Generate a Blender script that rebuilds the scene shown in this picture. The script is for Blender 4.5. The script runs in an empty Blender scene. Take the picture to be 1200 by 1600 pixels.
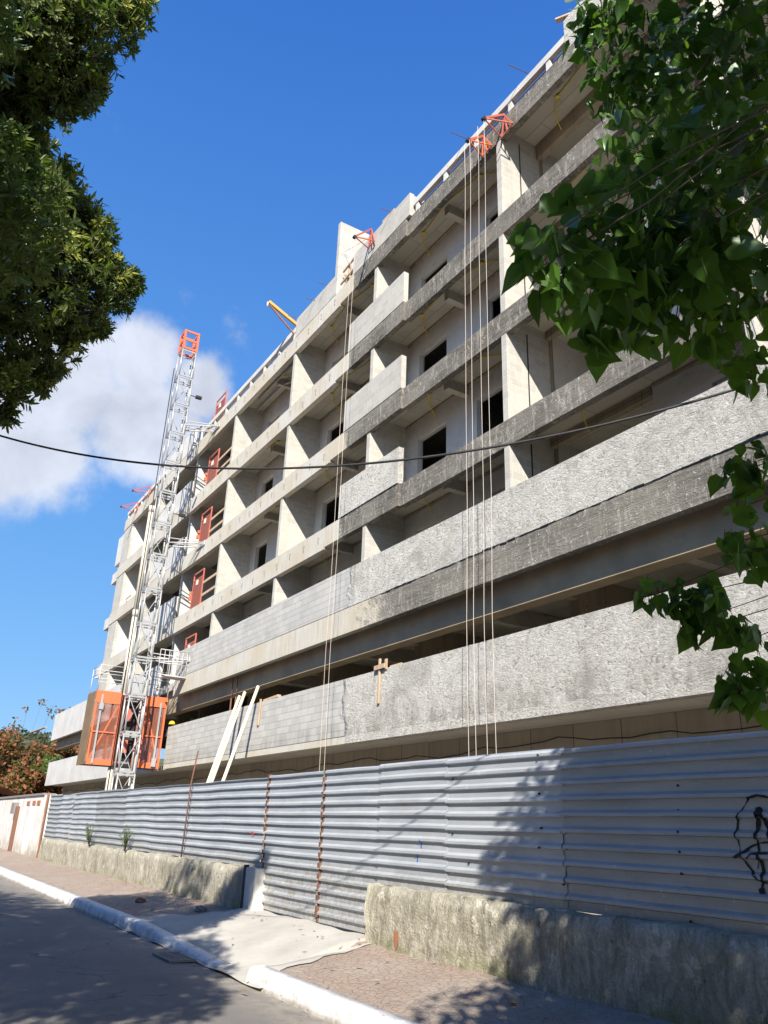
import bpy, math, random
from mathutils import Vector, Matrix, Quaternion
rnd = random.Random(7)
S = bpy.context.scene
COL = S.collection
R = math.radians
F = 10.3                                   # distance of the facade plane from the camera

# ------------------------------------------------------------------ mesh builder
class MB:
    def __init__(s): s.v = []; s.f = []; s.m = []; s.sm = []
    def face(s, pts, m=0, sm=False):
        b = len(s.v); s.v += [tuple(p) for p in pts]; s.f.append(tuple(range(b, b+len(pts)))); s.m.append(m); s.sm.append(sm)
    def box(s, x0, x1, y0, y1, z0, z1, m=0):
        b = len(s.v)
        s.v += [(x0,y0,z0),(x1,y0,z0),(x1,y1,z0),(x0,y1,z0),(x0,y0,z1),(x1,y0,z1),(x1,y1,z1),(x0,y1,z1)]
        for q in ((0,3,2,1),(4,5,6,7),(0,1,5,4),(1,2,6,5),(2,3,7,6),(3,0,4,7)):
            s.f.append(tuple(b+i for i in q)); s.m.append(m); s.sm.append(False)
        return s
    def obox(s, c, ax, ay, az, m=0):       # oriented box, half axis vectors
        c, ax, ay, az = map(Vector, (c, ax, ay, az)); b = len(s.v)
        for k in (-1, 1):
            for (i, j) in ((-1,-1),(1,-1),(1,1),(-1,1)): s.v.append(tuple(c+ax*i+ay*j+az*k))
        for q in ((0,3,2,1),(4,5,6,7),(0,1,5,4),(1,2,6,5),(2,3,7,6),(3,0,4,7)):
            s.f.append(tuple(b+i for i in q)); s.m.append(m); s.sm.append(False)
        return s
    def bar(s, p, q, w, h, m=0, roll=0.0):  # rectangular bar from p to q
        p, q = Vector(p), Vector(q); d = (q-p); L = d.length; d.normalize()
        up = Vector((0,0,1)) if abs(d.z) < .95 else Vector((0,1,0))
        a = d.cross(up).normalized(); c = a.cross(d)
        if roll: a, c = a*math.cos(roll)+c*math.sin(roll), c*math.cos(roll)-a*math.sin(roll)
        return s.obox((p+q)/2, d*L/2, a*w/2, c*h/2, m)
    def path(s, pts, r, n=8, m=0, caps=True):
        pts = [Vector(p) for p in pts]; rs = r if isinstance(r, (list, tuple)) else [r]*len(pts)
        b = len(s.v); prev = None
        for i, p in enumerate(pts):
            d = (pts[min(i+1, len(pts)-1)]-pts[max(i-1, 0)]).normalized()
            if prev is None:
                up = Vector((0,0,1)) if abs(d.z) < .9 else Vector((1,0,0)); a = d.cross(up).normalized()
            else: a = (prev-d*prev.dot(d)).normalized()
            prev = a; c = d.cross(a)
            for k in range(n):
                t = 2*math.pi*k/n; s.v.append(tuple(p+(a*math.cos(t)+c*math.sin(t))*rs[i]))
        for i in range(len(pts)-1):
            for k in range(n):
                k2 = (k+1) % n
                s.f.append((b+i*n+k, b+i*n+k2, b+(i+1)*n+k2, b+(i+1)*n+k)); s.m.append(m); s.sm.append(True)
        if caps:
            s.f.append(tuple(b+k for k in reversed(range(n)))); s.m.append(m); s.sm.append(False)
            e = b+(len(pts)-1)*n; s.f.append(tuple(e+k for k in range(n))); s.m.append(m); s.sm.append(False)
        return s
    def prism(s, poly, x0, x1, m=0):        # polygon in (y,z) extruded along x
        n = len(poly); b = len(s.v)
        s.v += [(x0, y, z) for y, z in poly]+[(x1, y, z) for y, z in poly]
        for i in range(n):
            j = (i+1) % n; s.f.append((b+i, b+j, b+n+j, b+n+i)); s.m.append(m); s.sm.append(False)
        s.f.append(tuple(b+i for i in reversed(range(n)))); s.f.append(tuple(b+n+i for i in range(n)))
        s.m += [m, m]; s.sm += [False, False]
        return s
    def build(s, name, mats, parent=None, bevel=0.0, label=None):
        me = bpy.data.meshes.new(name); me.from_pydata(s.v, [], s.f)
        if not isinstance(mats, (list, tuple)): mats = [mats]
        for mt in mats: me.materials.append(mt)
        me.polygons.foreach_set('material_index', s.m); me.polygons.foreach_set('use_smooth', s.sm); me.update()
        o = bpy.data.objects.new(name, me); COL.objects.link(o)
        if parent is not None:
            o.parent = parent; o.matrix_parent_inverse = Matrix.Translation(parent_origin(parent)).inverted()
        if bevel:
            md = o.modifiers.new('bevel', 'BEVEL'); md.width = bevel; md.segments = 1; md.limit_method = 'ANGLE'
        if label: o['label'] = label
        return o
def parent_origin(o):
    p = Vector(o.location)
    return p
def empty(name, loc, label, cat, group=None):
    o = bpy.data.objects.new(name, None); COL.objects.link(o); o.location = loc; o.empty_display_size = .2
    return tag(o, label, cat, group)
def tag(o, label, cat, group=None):
    o['label'] = label; o['category'] = cat
    if group: o['group'] = group
    return o
def structure(o): o['kind'] = 'structure'; return o

# ------------------------------------------------------------------ material helpers
class NT:
    def __init__(s, name):
        s.mat = bpy.data.materials.new(name); s.mat.use_nodes = True; s.nt = s.mat.node_tree
        for n in list(s.nt.nodes): s.nt.nodes.remove(n)
        s.out = s.nt.nodes.new('ShaderNodeOutputMaterial')
        s.co = s.nt.nodes.new('ShaderNodeTexCoord').outputs['Object']
    def n(s, typ, props=None, **inp):
        nd = s.nt.nodes.new('ShaderNode'+typ)
        for k, v in (props or {}).items(): setattr(nd, k, v)
        for k, v in inp.items(): s.set(nd, k.replace('_', ' '), v)
        return nd
    def set(s, nd, k, v):
        i = nd.inputs[int(k[1:])] if (k[0] == 'i' and k[1:].isdigit()) else nd.inputs[k]
        if isinstance(v, bpy.types.NodeSocket): s.nt.links.new(v, i)
        elif isinstance(v, bpy.types.Node): s.nt.links.new(v.outputs[0], i)
        else:
            if isinstance(v, tuple) and len(v) == 3 and i.type == 'RGBA': v = v+(1,)
            i.default_value = v
    def math(s, op, a, b=0.0, clamp=False): return s.n('Math', {'operation': op, 'use_clamp': clamp}, i0=a, i1=b).outputs[0]
    def sep(s): return s.n('SeparateXYZ', Vector=s.co)
    def vec(s, scale=(1,1,1), rot=(0,0,0)): return s.n('Mapping', Vector=s.co, Scale=scale, Rotation=rot).outputs[0]
    def noise(s, scale, detail=4, rough=.55, v=None, dist=0.0):
        return s.n('TexNoise', Vector=(v or s.co), Scale=scale, Detail=float(detail), Roughness=rough, Distortion=dist).outputs['Fac']
    def ramp(s, f, a, b, c0=0.0, c1=1.0): return s.n('MapRange', i0=f, i1=a, i2=b, i3=c0, i4=c1).outputs[0]
    def smooth(s, f, a, b): return s.n('MapRange', {'interpolation_type': 'SMOOTHSTEP'}, i0=f, i1=a, i2=b).outputs[0]
    def mix(s, f, a, b, mode='MIX'):
        nd = s.n('Mix', {'data_type': 'RGBA', 'blend_type': mode})
        s.set(nd, 'i0', f); s.set(nd, 'i6', a); s.set(nd, 'i7', b); return nd.outputs[2]
    def bump(s, h, strength=.5, dist=.01, nrm=None):
        nd = s.n('Bump', Height=h, Strength=strength, Distance=dist)
        if nrm is not None: s.set(nd, 'Normal', nrm)
        return nd.outputs[0]
    def finish(s, color, rough=.9, normal=None, metallic=0.0, spec=.3):
        p = s.n('BsdfPrincipled', Base_Color=color, Roughness=rough, Metallic=metallic)
        p.inputs['Specular IOR Level'].default_value = spec
        if normal is not None: s.set(p, 'Normal', normal)
        s.nt.links.new(p.outputs[0], s.out.inputs[0]); return s.mat

def m_block(name='concrete_block', c1=(.48,.46,.41), c2=(.385,.37,.335), mortar=(.54,.515,.455)):
    t = NT(name); sp = t.sep()
    uv = t.n('CombineXYZ', X=t.math('ADD', sp.outputs[0], sp.outputs[1]), Y=sp.outputs[2]).outputs[0]
    br = t.n('TexBrick', Vector=uv, Color1=c1, Color2=c2, Mortar=mortar, Scale=1.0, Mortar_Size=.009, Bias=.1, Brick_Width=.4, Row_Height=.2)
    br.inputs['Mortar Smooth'].default_value = .3
    big = t.noise(.55, 5); c = t.mix(t.ramp(big, .35, .7, 0, .35), br.outputs[0], (.36,.35,.32))
    st = t.noise(1, 5, .6, t.vec((3,3,.5))); c = t.mix(t.ramp(st, .5, .75, 0, .35), c, (.27,.265,.245))
    fine = t.noise(55, 3); c = t.mix(t.ramp(fine, .3, .7, 0, .22), c, (.62,.60,.56), 'MULTIPLY') if False else t.mix(t.ramp(fine, .4, .75, 0, .3), c, (.26,.25,.23))
    smear = t.noise(7, 4, .6); c = t.mix(t.ramp(smear, .55, .75, 0, .35), c, (.62,.60,.55))
    h = t.math('ADD', t.math('MULTIPLY', t.math('SUBTRACT', 1.0, br.outputs['Fac']), .6), t.math('MULTIPLY', fine, .3))
    return t.finish(c, .95, t.bump(h, .5, .012))

def m_rough_core(t):
    a = t.noise(7.5, 6, .66, t.vec((1,1,1.5), (0,.6,0)), 1.6)
    b = t.noise(17, 5, .7, t.vec((1,1,1.8), (0,.7,0)), 1.2)
    big = t.noise(.7, 4)
    k = t.noise(6.0, 8, .8, t.vec((1,1,1.6), (0,.75,0)), 2.0)
    h = t.math('ADD', t.math('MULTIPLY', k, 1.0), t.math('MULTIPLY', b, .55))
    c = t.mix(t.ramp(a, .35, .6), (.68,.66,.60), (.82,.80,.74))
    c = t.mix(t.ramp(k, .48, .39, 0, .8), c, (.21,.195,.165)); c = t.mix(t.ramp(k, .54, .64, 0, .8), c, (.92,.905,.86))  # relief painted in: low spots darkened as pits, high spots whitened as highlights
    c = t.mix(t.ramp(b, .50, .34, 0, .4), c, (.28,.265,.235))
    c = t.mix(t.ramp(big, .5, .72, 0, .5), c, (.42,.405,.365))
    st = t.noise(1, 4, .6, t.vec((4,4,.4))); c = t.mix(t.ramp(st, .55, .8, 0, .5), c, (.26,.25,.23))
    return c, h
def m_rough():
    t = NT('spatterdash_render'); c, h = m_rough_core(t); return t.finish(c, .95, t.bump(h, 1.0, .12))
def m_band():                                # parapet: bare block to the left, spatterdash to the right
    t = NT('parapet_render'); sp = t.sep()
    uv = t.n('CombineXYZ', X=t.math('ADD', sp.outputs[0], sp.outputs[1]), Y=sp.outputs[2]).outputs[0]
    br = t.n('TexBrick', Vector=uv, Color1=(.47,.46,.43), Color2=(.37,.362,.34), Mortar=(.37,.36,.335), Scale=1.0, Mortar_Size=.007, Bias=.0, Brick_Width=.4, Row_Height=.2)
    st = t.noise(1, 5, .6, t.vec((5,5,.7))); cb = t.mix(t.ramp(st, .42, .7, 0, .5), br.outputs[0], (.50,.49,.455))
    fine = t.noise(50, 3); cb = t.mix(t.ramp(fine, .4, .75, 0, .3), cb, (.24,.235,.22))
    wet = t.math('MULTIPLY', t.ramp(sp.outputs[2], 4.35, 3.95), t.ramp(t.noise(1, 4, .6, t.vec((4,4,1))), .35, .6)); cb = t.mix(t.math('MULTIPLY', wet, .5), cb, (.2,.19,.165))
    cr, hr = m_rough_core(t)
    drip = t.math('MULTIPLY', t.ramp(sp.outputs[2], 4.5, 3.9), t.ramp(t.noise(1, 6, .7, t.vec((3.5,3.5,.9))), .42, .6)); cr = t.mix(t.math('MULTIPLY', drip, .6), cr, (.24,.22,.18))
    patch = t.noise(.9, 7, .75, None, 1.2); cr = t.mix(t.ramp(patch, .52, .62, 0, .45), cr, (.36,.345,.305)); cr = t.mix(t.ramp(patch, .46, .36, 0, .5), cr, (.84,.825,.78))
    wob = t.math('MULTIPLY', t.math('SUBTRACT', t.noise(1.1, 4), .5), 2.2)
    f = t.smooth(t.math('ADD', sp.outputs[0], wob), -18.75, -18.35)
    c = t.mix(f, cb, cr)
    h = t.math('ADD', t.math('MULTIPLY', f, hr), t.math('MULTIPLY', t.math('SUBTRACT', 1.0, f), t.math('MULTIPLY', t.math('SUBTRACT', 1.0, br.outputs['Fac']), .12)))
    return t.finish(c, .95, t.bump(h, 1.0, .115))
def m_beam(edge=-19.4, soft=.12, name='weathered_beam_concrete', dark=1.0):
    t = NT(name); sp = t.sep(); x = sp.outputs[0]; z = sp.outputs[2]
    big = t.noise(.8, 4); st = t.noise(1, 6, .65, t.vec((7,7,.9))); fine = t.noise(60, 3)
    clean = t.mix(t.ramp(big, .35, .62), (.53,.515,.465), (.49,.44,.345))
    clean = t.mix(t.ramp(st, .5, .7, 0, .6), clean, (.36,.31,.22)); clean = t.mix(t.ramp(t.noise(3.5, 6, .75), .62, .68, 0, .6), clean, (.62,.60,.54))
    boards = t.n('TexWave', {'wave_type': 'BANDS', 'bands_direction': 'Z'}, Vector=t.co, Scale=3.2, Distortion=1.3, Detail=3.0).outputs['Fac']
    hl_ = t.noise(1, 6, .7, t.vec((1.1,1.1,17)), .5)
    dk = t.mix(t.ramp(big, .35, .65), (.075,.068,.055), (.19,.175,.145))
    dk = t.mix(t.ramp(hl_, .42, .66, 0, .55), dk, (.25,.23,.195)); dk = t.mix(t.ramp(hl_, .45, .33, 0, .6), dk, (.05,.046,.038))
    strk = t.noise(1, 6, .75, t.vec((6,6,1.6)), 1.2); dk = t.mix(t.ramp(strk, .52, .68, 0, .75), dk, (.47,.445,.39))
    chips = t.noise(14, 5, .75, None, 1.0); dk = t.mix(t.ramp(chips, .60, .65, 0, .9), dk, (.60,.58,.54))
    f = t.smooth(t.math('ADD', x, t.math('MULTIPLY', t.math('SUBTRACT', t.noise(2.2, 5, .7), .5), soft*6)), edge-soft, edge+soft)
    c = t.mix(t.math('MULTIPLY', f, dark), clean, dk)
    c = t.mix(t.ramp(fine, .4, .75, 0, .3), c, (.18,.17,.15))
    h = t.math('ADD', t.math('MULTIPLY', chips, .6), t.math('ADD', t.math('MULTIPLY', hl_, .5), t.math('MULTIPLY', fine, .35)))
    hs = t.math('MULTIPLY', h, t.math('ADD', t.math('MULTIPLY', f, .85), .15))
    return t.finish(c, .92, t.bump(hs, 1.0, .045))
def m_soffit():
    t = NT('soffit_concrete'); sp = t.sep()
    uv = t.n('CombineXYZ', X=sp.outputs[0], Y=t.math('ADD', sp.outputs[1], sp.outputs[2])).outputs[0]
    br = t.n('TexBrick', Vector=uv, Color1=(.50,.465,.39), Color2=(.44,.41,.345), Mortar=(.27,.25,.205), Scale=1.0, Mortar_Size=.012, Brick_Width=1.6, Row_Height=.62)
    n1 = t.noise(1.3, 6, .6); c = t.mix(t.ramp(n1, .48, .72, 0, .5), br.outputs[0], (.32,.30,.25))
    n2 = t.noise(40, 3); c = t.mix(t.ramp(n2, .4, .8, 0, .3), c, (.2,.19,.165))
    return t.finish(c, .9, t.bump(t.math('ADD', n2, n1), .3, .01))
def m_plaster(name='smooth_plaster', c0=(.56,.55,.515), c1=(.45,.44,.42)):
    t = NT(name); n1 = t.noise(.9, 6, .6); n2 = t.noise(30, 3)
    c = t.mix(t.ramp(n1, .35, .68), c0, c1); c = t.mix(t.ramp(t.noise(3.5, 5, .7), .58, .7, 0, .5), c, (.24,.23,.21))
    return t.finish(c, .9, t.bump(n2, .25, .006))
def m_form(name='recessed_wall_concrete', base=(.50,.425,.315), d=(.36,.30,.22)):
    t = NT(name); sp = t.sep()
    uv = t.n('CombineXYZ', X=t.math('ADD', sp.outputs[0], sp.outputs[1]), Y=sp.outputs[2]).outputs[0]
    br = t.n('TexBrick', Vector=uv, Color1=base, Color2=(base[0]*.86,base[1]*.86,base[2]*.86), Mortar=(.12,.1,.08), Scale=1.0, Mortar_Size=.01, Brick_Width=1.22, Row_Height=5.0)
    br.offset = 0.0
    st = t.noise(1, 5, .6, t.vec((5,5,.5))); c = t.mix(t.ramp(st, .45, .7, 0, .6), br.outputs[0], d)
    vo = t.n('TexVoronoi', Vector=t.vec((1.7,1.7,2.6)), Scale=1.0).outputs['Distance']; c = t.mix(t.ramp(vo, .05, .035), c, (.06,.05,.04))
    return t.finish(c, .9, t.bump(t.noise(40, 3), .3, .006))
def m_low_wall():
    t = NT('mossy_wall_render'); sp = t.sep()
    st = t.noise(1, 6, .75, t.vec((9,9,3.2)), 1.2); big = t.noise(1.3, 5, .65); fine = t.noise(38, 5, .7)
    c = t.mix(t.ramp(st, .35, .66), (.24,.22,.165), (.56,.525,.43))
    c = t.mix(t.ramp(big, .5, .75, 0, .6), c, (.16,.15,.095))
    c = t.mix(t.math('MULTIPLY', t.ramp(sp.outputs[2], .5, .34), t.ramp(big, .45, .58, 0, .5)), c, (.17,.19,.045))
    c = t.mix(t.ramp(t.noise(5, 7, .75), .57, .63, 0, .85), c, (.62,.585,.49)); c = t.mix(t.ramp(t.noise(2.6, 8, .8, None, .6), .62, .64, 0, .9), c, (.10,.085,.06))
    c = t.mix(t.ramp(t.noise(2.3, 6, .7), .66, .70, 0, .8), c, (.28,.14,.09))
    c = t.mix(t.ramp(fine, .42, .7, 0, .4), c, (.10,.095,.065))
    return t.finish(c, .95, t.bump(t.math('ADD', fine, t.math('MULTIPLY', t.noise(9, 5, .7, None, .8), 1.5)), .9, .022))
def m_zinc(name='galvanised_sheet', tint=(.53,.565,.585)):
    t = NT(name); sp = t.sep()
    st = t.noise(1, 6, .6, t.vec((1.2,1,9))); sp2 = t.noise(90, 3)
    blot = t.noise(2.2, 6, .65)
    v = t.n('TexVoronoi', Vector=t.co, Scale=70.0).outputs['Color']
    c = t.mix(t.ramp(st, .3, .75), tint, (tint[0]*.72, tint[1]*.72, tint[2]*.74))
    c = t.mix(t.ramp(blot, .55, .75, 0, .55), c, (.36,.35,.34))
    c = t.mix(t.ramp(sp2, .62, .72, 0, .5), c, (.72,.70,.68)); c = t.mix(t.math('MULTIPLY', t.ramp(sp.outputs[2], 1.25, .95), t.ramp(t.noise(14, 6, .75), .42, .6, 0, .75)), c, (.33,.29,.23)); c = t.mix(t.ramp(t.noise(6, 7, .78), .64, .69, 0, .8), c, (.78,.77,.75)); c = t.mix(t.ramp(t.noise(3.3, 7, .8, t.vec((1,1,1.6))), .66, .70, 0, .7), c, (.30,.19,.13))
    c = t.mix(t.ramp(t.noise(1, 6, .7, t.vec((4,1,.7)), 1.), .66, .72, 0, .6), c, (.30,.20,.14))
    r = t.ramp(blot, .3, .7, .42, .62)
    return t.finish(c, r, t.bump(t.noise(2.5, 3), .25, .03), .42, .5)
def m_paint(name, col, rough=.5, dirt=.35, dcol=(.2,.15,.1), scale=9, metallic=0.0):
    t = NT(name); n = t.noise(scale, 5, .65); c = t.mix(t.ramp(n, .5, .75, 0, dirt), col, dcol)
    return t.finish(c, rough, t.bump(t.noise(scale*6, 3), .15, .004), metallic, .4)
def m_wood(name, col, dark):
    t = NT(name); n = t.noise(1, 5, .6, t.vec((14,14,3))); c = t.mix(t.ramp(n, .35, .7), col, dark)
    return t.finish(c, .8, t.bump(n, .3, .004))
def m_asphalt():
    t = NT('worn_asphalt'); n0 = t.noise(140, 3, .7); n1 = t.noise(.7, 6, .6); n2 = t.noise(5, 5, .6)
    c = t.mix(t.ramp(n1, .35, .7), (.105,.099,.09), (.165,.155,.14))
    c = t.mix(t.ramp(n0, .35, .7, 0, .55), c, (.30,.285,.26)); c = t.mix(t.ramp(n0, .5, .3, 0, .5), c, (.05,.05,.05))
    c = t.mix(t.ramp(n2, .62, .72, 0, .5), c, (.08,.078,.075))
    sp = t.sep(); dust = t.math('MULTIPLY', t.ramp(sp.outputs[1], 3.3, 4.1), t.ramp(n2, .3, .6)); c = t.mix(t.math('MULTIPLY', dust, .65), c, (.36,.31,.25))
    vo = t.n('TexVoronoi', {'feature': 'DISTANCE_TO_EDGE'}, Vector=t.n('VectorMath', {'operation': 'ADD'}, i0=t.co, i1=t.n('TexNoise', Vector=t.co, Scale=1.6, Detail=4.0).outputs['Color']).outputs[0], Scale=.42).outputs[0]
    crk = t.math('MULTIPLY', t.ramp(vo, .009, .003), t.ramp(n1, .48, .56)); c = t.mix(t.math('MULTIPLY', crk, .6), c, (.045,.043,.04))
    return t.finish(c, .88, t.bump(t.math('SUBTRACT', n0, crk), .5, .008))
def m_pavement():
    t = NT('worn_red_pavement'); n1 = t.noise(1.4, 6, .65); n2 = t.noise(9, 6, .7); n3 = t.noise(70, 4, .7)
    vo = t.n('TexVoronoi', Vector=t.co, Scale=11.0); ve = t.n('TexVoronoi', {'feature': 'DISTANCE_TO_EDGE'}, Vector=t.co, Scale=11.0).outputs[0]
    c = t.mix(t.ramp(n1, .35, .65), (.33,.245,.19), (.37,.32,.265)); c = t.mix(t.ramp(t.n('SeparateColor', Color=vo.outputs['Color']).outputs[0], 0, 1, 0, .3), c, (.24,.19,.16))
    c = t.mix(t.ramp(n2, .52, .66, 0, .7), c, (.25,.20,.165)); c = t.mix(t.ramp(n2, .36, .3, 0, .8), c, (.58,.54,.48))
    c = t.mix(t.ramp(n3, .5, .8, 0, .5), c, (.18,.15,.12)); c = t.mix(t.ramp(ve, .05, .02, 0, .16), c, (.19,.15,.12))
    return t.finish(c, .93, t.bump(t.math('ADD', t.math('ADD', n3, n2), t.ramp(ve, 0, .08)), .7, .018))
def m_ramp():
    t = NT('driveway_concrete'); n1 = t.noise(1.2, 6, .6); n2 = t.noise(60, 4, .7)
    c = t.mix(t.ramp(n1, .35, .7), (.44,.42,.37), (.34,.32,.285)); c = t.mix(t.ramp(t.noise(6, 6, .7), .58, .72, 0, .6), c, (.28,.26,.23))
    c = t.mix(t.ramp(n2, .45, .8, 0, .3), c, (.25,.24,.22)); return t.finish(c, .9, t.bump(n2, .4, .008))
def m_kerb():
    t = NT('whitewashed_kerb'); n1 = t.noise(4, 6, .7); n2 = t.noise(45, 4, .7); sp = t.sep()
    c = t.mix(t.ramp(n1, .50, .62, 0, .8), (.64,.64,.625), (.42,.40,.37)); c = t.mix(t.ramp(t.noise(13, 7, .8), .58, .64, 0, .7), c, (.27,.25,.22)); c = t.mix(t.ramp(n2, .5, .75, 0, .3), c, (.35,.33,.3))
    c = t.mix(t.math('MULTIPLY', t.ramp(sp.outputs[2], .045, .005), t.ramp(n1, .3, .6, .3, 1)), c, (.28,.25,.21))
    return t.finish(c, .85, t.bump(t.math('ADD', n1, n2), .6, .012))
def m_whitewall():
    t = NT('old_whitewash'); sp = t.sep(); st = t.noise(1, 6, .7, t.vec((3.5,3.5,.9)), .5); n2 = t.noise(3, 6, .7)
    c = t.mix(t.ramp(st, .45, .66, 0, .85), (.66,.645,.62), (.42,.38,.34)); c = t.mix(t.ramp(n2, .62, .66, 0, .9), c, (.45,.21,.13))
    c = t.mix(t.math('MULTIPLY', t.ramp(sp.outputs[2], .9, .2), t.ramp(n2, .35, .55)), c, (.3,.27,.2))
    return t.finish(c, .9, t.bump(t.noise(20, 5, .7), .6, .02))
def m_leaf(name, top, alt, yel=None, transl=.42, gloss=.10, scale=6):
    t = NT(name); g = t.n('NewGeometry'); rp = g.outputs['Random Per Island']
    c = t.mix(rp, top, alt)
    if yel: c = t.mix(t.ramp(rp, yel[1], yel[1]+.02), c, yel[0])
    big = t.noise(scale, 3); c = t.mix(t.ramp(big, .35, .7, 0, .6), c, (top[0]*.55, top[1]*.6, top[2]*.5))
    d = t.n('BsdfDiffuse', Color=c); tr = t.n('BsdfTranslucent', Color=t.mix(.65, c, (.22,.42,.03)))
    mx = t.n('MixShader', i0=transl, i1=d.outputs[0], i2=tr.outputs[0])
    gl = t.n('BsdfGlossy', Color=(.6,.7,.6), Roughness=.5); fr = t.n('Fresnel', IOR=1.45)
    m2 = t.n('MixShader', i0=t.math('MULTIPLY', t.math('ADD', fr.outputs[0], .02), gloss*8, True), i1=mx.outputs[0], i2=gl.outputs[0])
    t.nt.links.new(m2.outputs[0], t.out.inputs[0]); return t.mat
def m_bark():
    t = NT('bark'); n = t.noise(1, 6, .7, t.vec((14,14,4)), .6); c = t.mix(t.ramp(n, .35, .65), (.05,.04,.03), (.13,.11,.085))
    return t.finish(c, .95, t.bump(n, .9, .02))
def m_mesh():
    t = NT('cage_wire_mesh'); sp = t.sep()
    d = t.n('BsdfDiffuse', Color=(.30,.12,.085)); tr = t.n('BsdfTransparent')
    def grid(a, per, w): return t.math('LESS_THAN', t.math('FRACT', t.math('DIVIDE', a, per)), w)
    g = t.math('MAXIMUM', grid(t.math('ADD', sp.outputs[1], sp.outputs[0]), .022, .32), grid(sp.outputs[2], .022, .32))
    mx = t.n('MixShader', i0=g, i1=tr.outputs[0], i2=d.outputs[0]); t.nt.links.new(mx.outputs[0], t.out.inputs[0]); return t.mat
def m_hill():
    t = NT('wooded_hillside'); n = t.noise(.12, 7, .7); n2 = t.noise(.5, 5, .7)
    c = t.mix(t.ramp(n, .35, .65), (.045,.065,.03), (.13,.14,.07)); c = t.mix(t.ramp(n2, .55, .7, 0, .6), c, (.26,.235,.17))
    return t.finish(c, 1.0, t.bump(n2, 1.0, 1.0))
def m_roof_tile():
    t = NT('clay_tiles'); w = t.n('TexWave', {'bands_direction': 'X'}, Vector=t.co, Scale=3.0, Distortion=.3).outputs['Fac']
    return t.finish(t.mix(t.ramp(w, .2, .8, 0, .5), (.40,.13,.07), (.2,.07,.04)), .85)

M = dict(block=m_block(), band=m_band(), rough=m_rough(), beam=m_beam(), beam2=m_beam(-17.2, .9, 'stained_beam_concrete', .92), soffit=m_soffit(),
    plaster=m_plaster(), plaster_shade=m_plaster('interior_shade_plaster', (.075,.072,.066), (.05,.05,.046)), form=m_form(), dimbeam=m_form('recessed_beam_concrete', (.30,.25,.18), (.18,.145,.105)),  # room plaster coloured near black, so the indoor shade is in the colour
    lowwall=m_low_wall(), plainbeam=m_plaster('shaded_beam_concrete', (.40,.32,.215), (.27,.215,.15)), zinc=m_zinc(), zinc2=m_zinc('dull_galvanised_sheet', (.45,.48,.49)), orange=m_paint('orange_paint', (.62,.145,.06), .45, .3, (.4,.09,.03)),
    redor=m_paint('faded_red_paint', (.44,.12,.08), .5, .4, (.3,.1,.06)), gate=m_paint('rust_red_panel', (.25,.075,.04), .6, .5, (.2,.07,.04)),
    yellow=m_paint('ochre_paint', (.62,.30,.05), .5, .3), galv=m_paint('light_galvanised_steel', (.40,.41,.41), .38, .35, (.35,.33,.3), 14, .35),
    greypaint=m_paint('grey_steel', (.42,.42,.41), .5, .3), dark=m_paint('dark_rubber', (.02,.02,.022), .6, .1), blackhole=m_paint('black_spray', (.012,.012,.013), .5, .0),
    ply=m_wood('weathered_plywood', (.22,.15,.085), (.13,.09,.05)), timber=m_wood('pine_timber', (.50,.38,.26), (.36,.25,.16)), timber2=m_wood('brown_formwork_board', (.27,.12,.065), (.16,.075,.04)),
    pole=m_paint('cream_plastic', (.70,.64,.47), .5, .25, (.45,.38,.25)), rope=m_paint('pale_rope', (.50,.44,.38), .8, .3, (.4,.3,.25), 60), rust=m_paint('rusty_steel', (.14,.065,.042), .85, .7, (.27,.17,.12), 30),
    conduit=m_paint('yellow_conduit', (.62,.46,.04), .5, .3, (.3,.2,.03)), asphalt=m_asphalt(), patch=m_paint('dark_asphalt_patch', (.07,.067,.062), .9, .4, (.12,.11,.1), 30), pave=m_pavement(), ramp=m_ramp(), kerb=m_kerb(), white=m_whitewall(), bark=m_bark(), mesh=m_mesh(),
    hill=m_hill(), tile=m_roof_tile(), wallpaint=m_paint('painted_house_wall', (.66,.60,.52), .9, .3), glass=m_paint('dark_window', (.02,.025,.03), .15, .0), pvc=m_paint('beige_pipe', (.50,.47,.40), .55, .4, (.3,.26,.2)),
    bluepaint=m_paint('blue_spray', (.03,.10,.45), .6, .1), redpaint=m_paint('red_spray', (.75,.08,.04), .6, .1), soil=m_paint('orange_earth', (.30,.13,.075), .95, .5, (.3,.1,.05)),
    skin=m_paint('skin', (.34,.2,.13), .6, .1), shirt=m_paint('dark_blue_cloth', (.03,.035,.055), .9, .2), helmet=m_paint('yellow_helmet', (.75,.5,.03), .35, .1), stone=m_paint('rubble', (.2,.19,.18), .95, .4),
    leafR=m_leaf('broad_heart_leaf', (.014,.042,.008), (.085,.185,.025), None, .42, .02, 2.0), leafL=m_leaf('narrow_leaf', (.045,.065,.018), (.17,.20,.05), None, .28, .045, 1.2), vein=m_paint('leaf_midrib', (.16,.24,.07), .6, .1), leafSun=m_leaf('sunlit_yellow_leaf', (.42,.40,.07), (.26,.29,.06), None, .4, .04),  # the yellow leaf colour stands for foliage in the sun
    leafA=m_leaf('reddening_leaf', (.36,.10,.07), (.26,.17,.07), ((.07,.11,.03), .62), .35, .03, .25), weed=m_leaf('weed_leaf', (.10,.15,.05), (.16,.2,.07), None, .35, .03), hillleaf=m_leaf('hill_leaf', (.055,.06,.04), (.11,.11,.065), None, .2, .02, .1))

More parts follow.
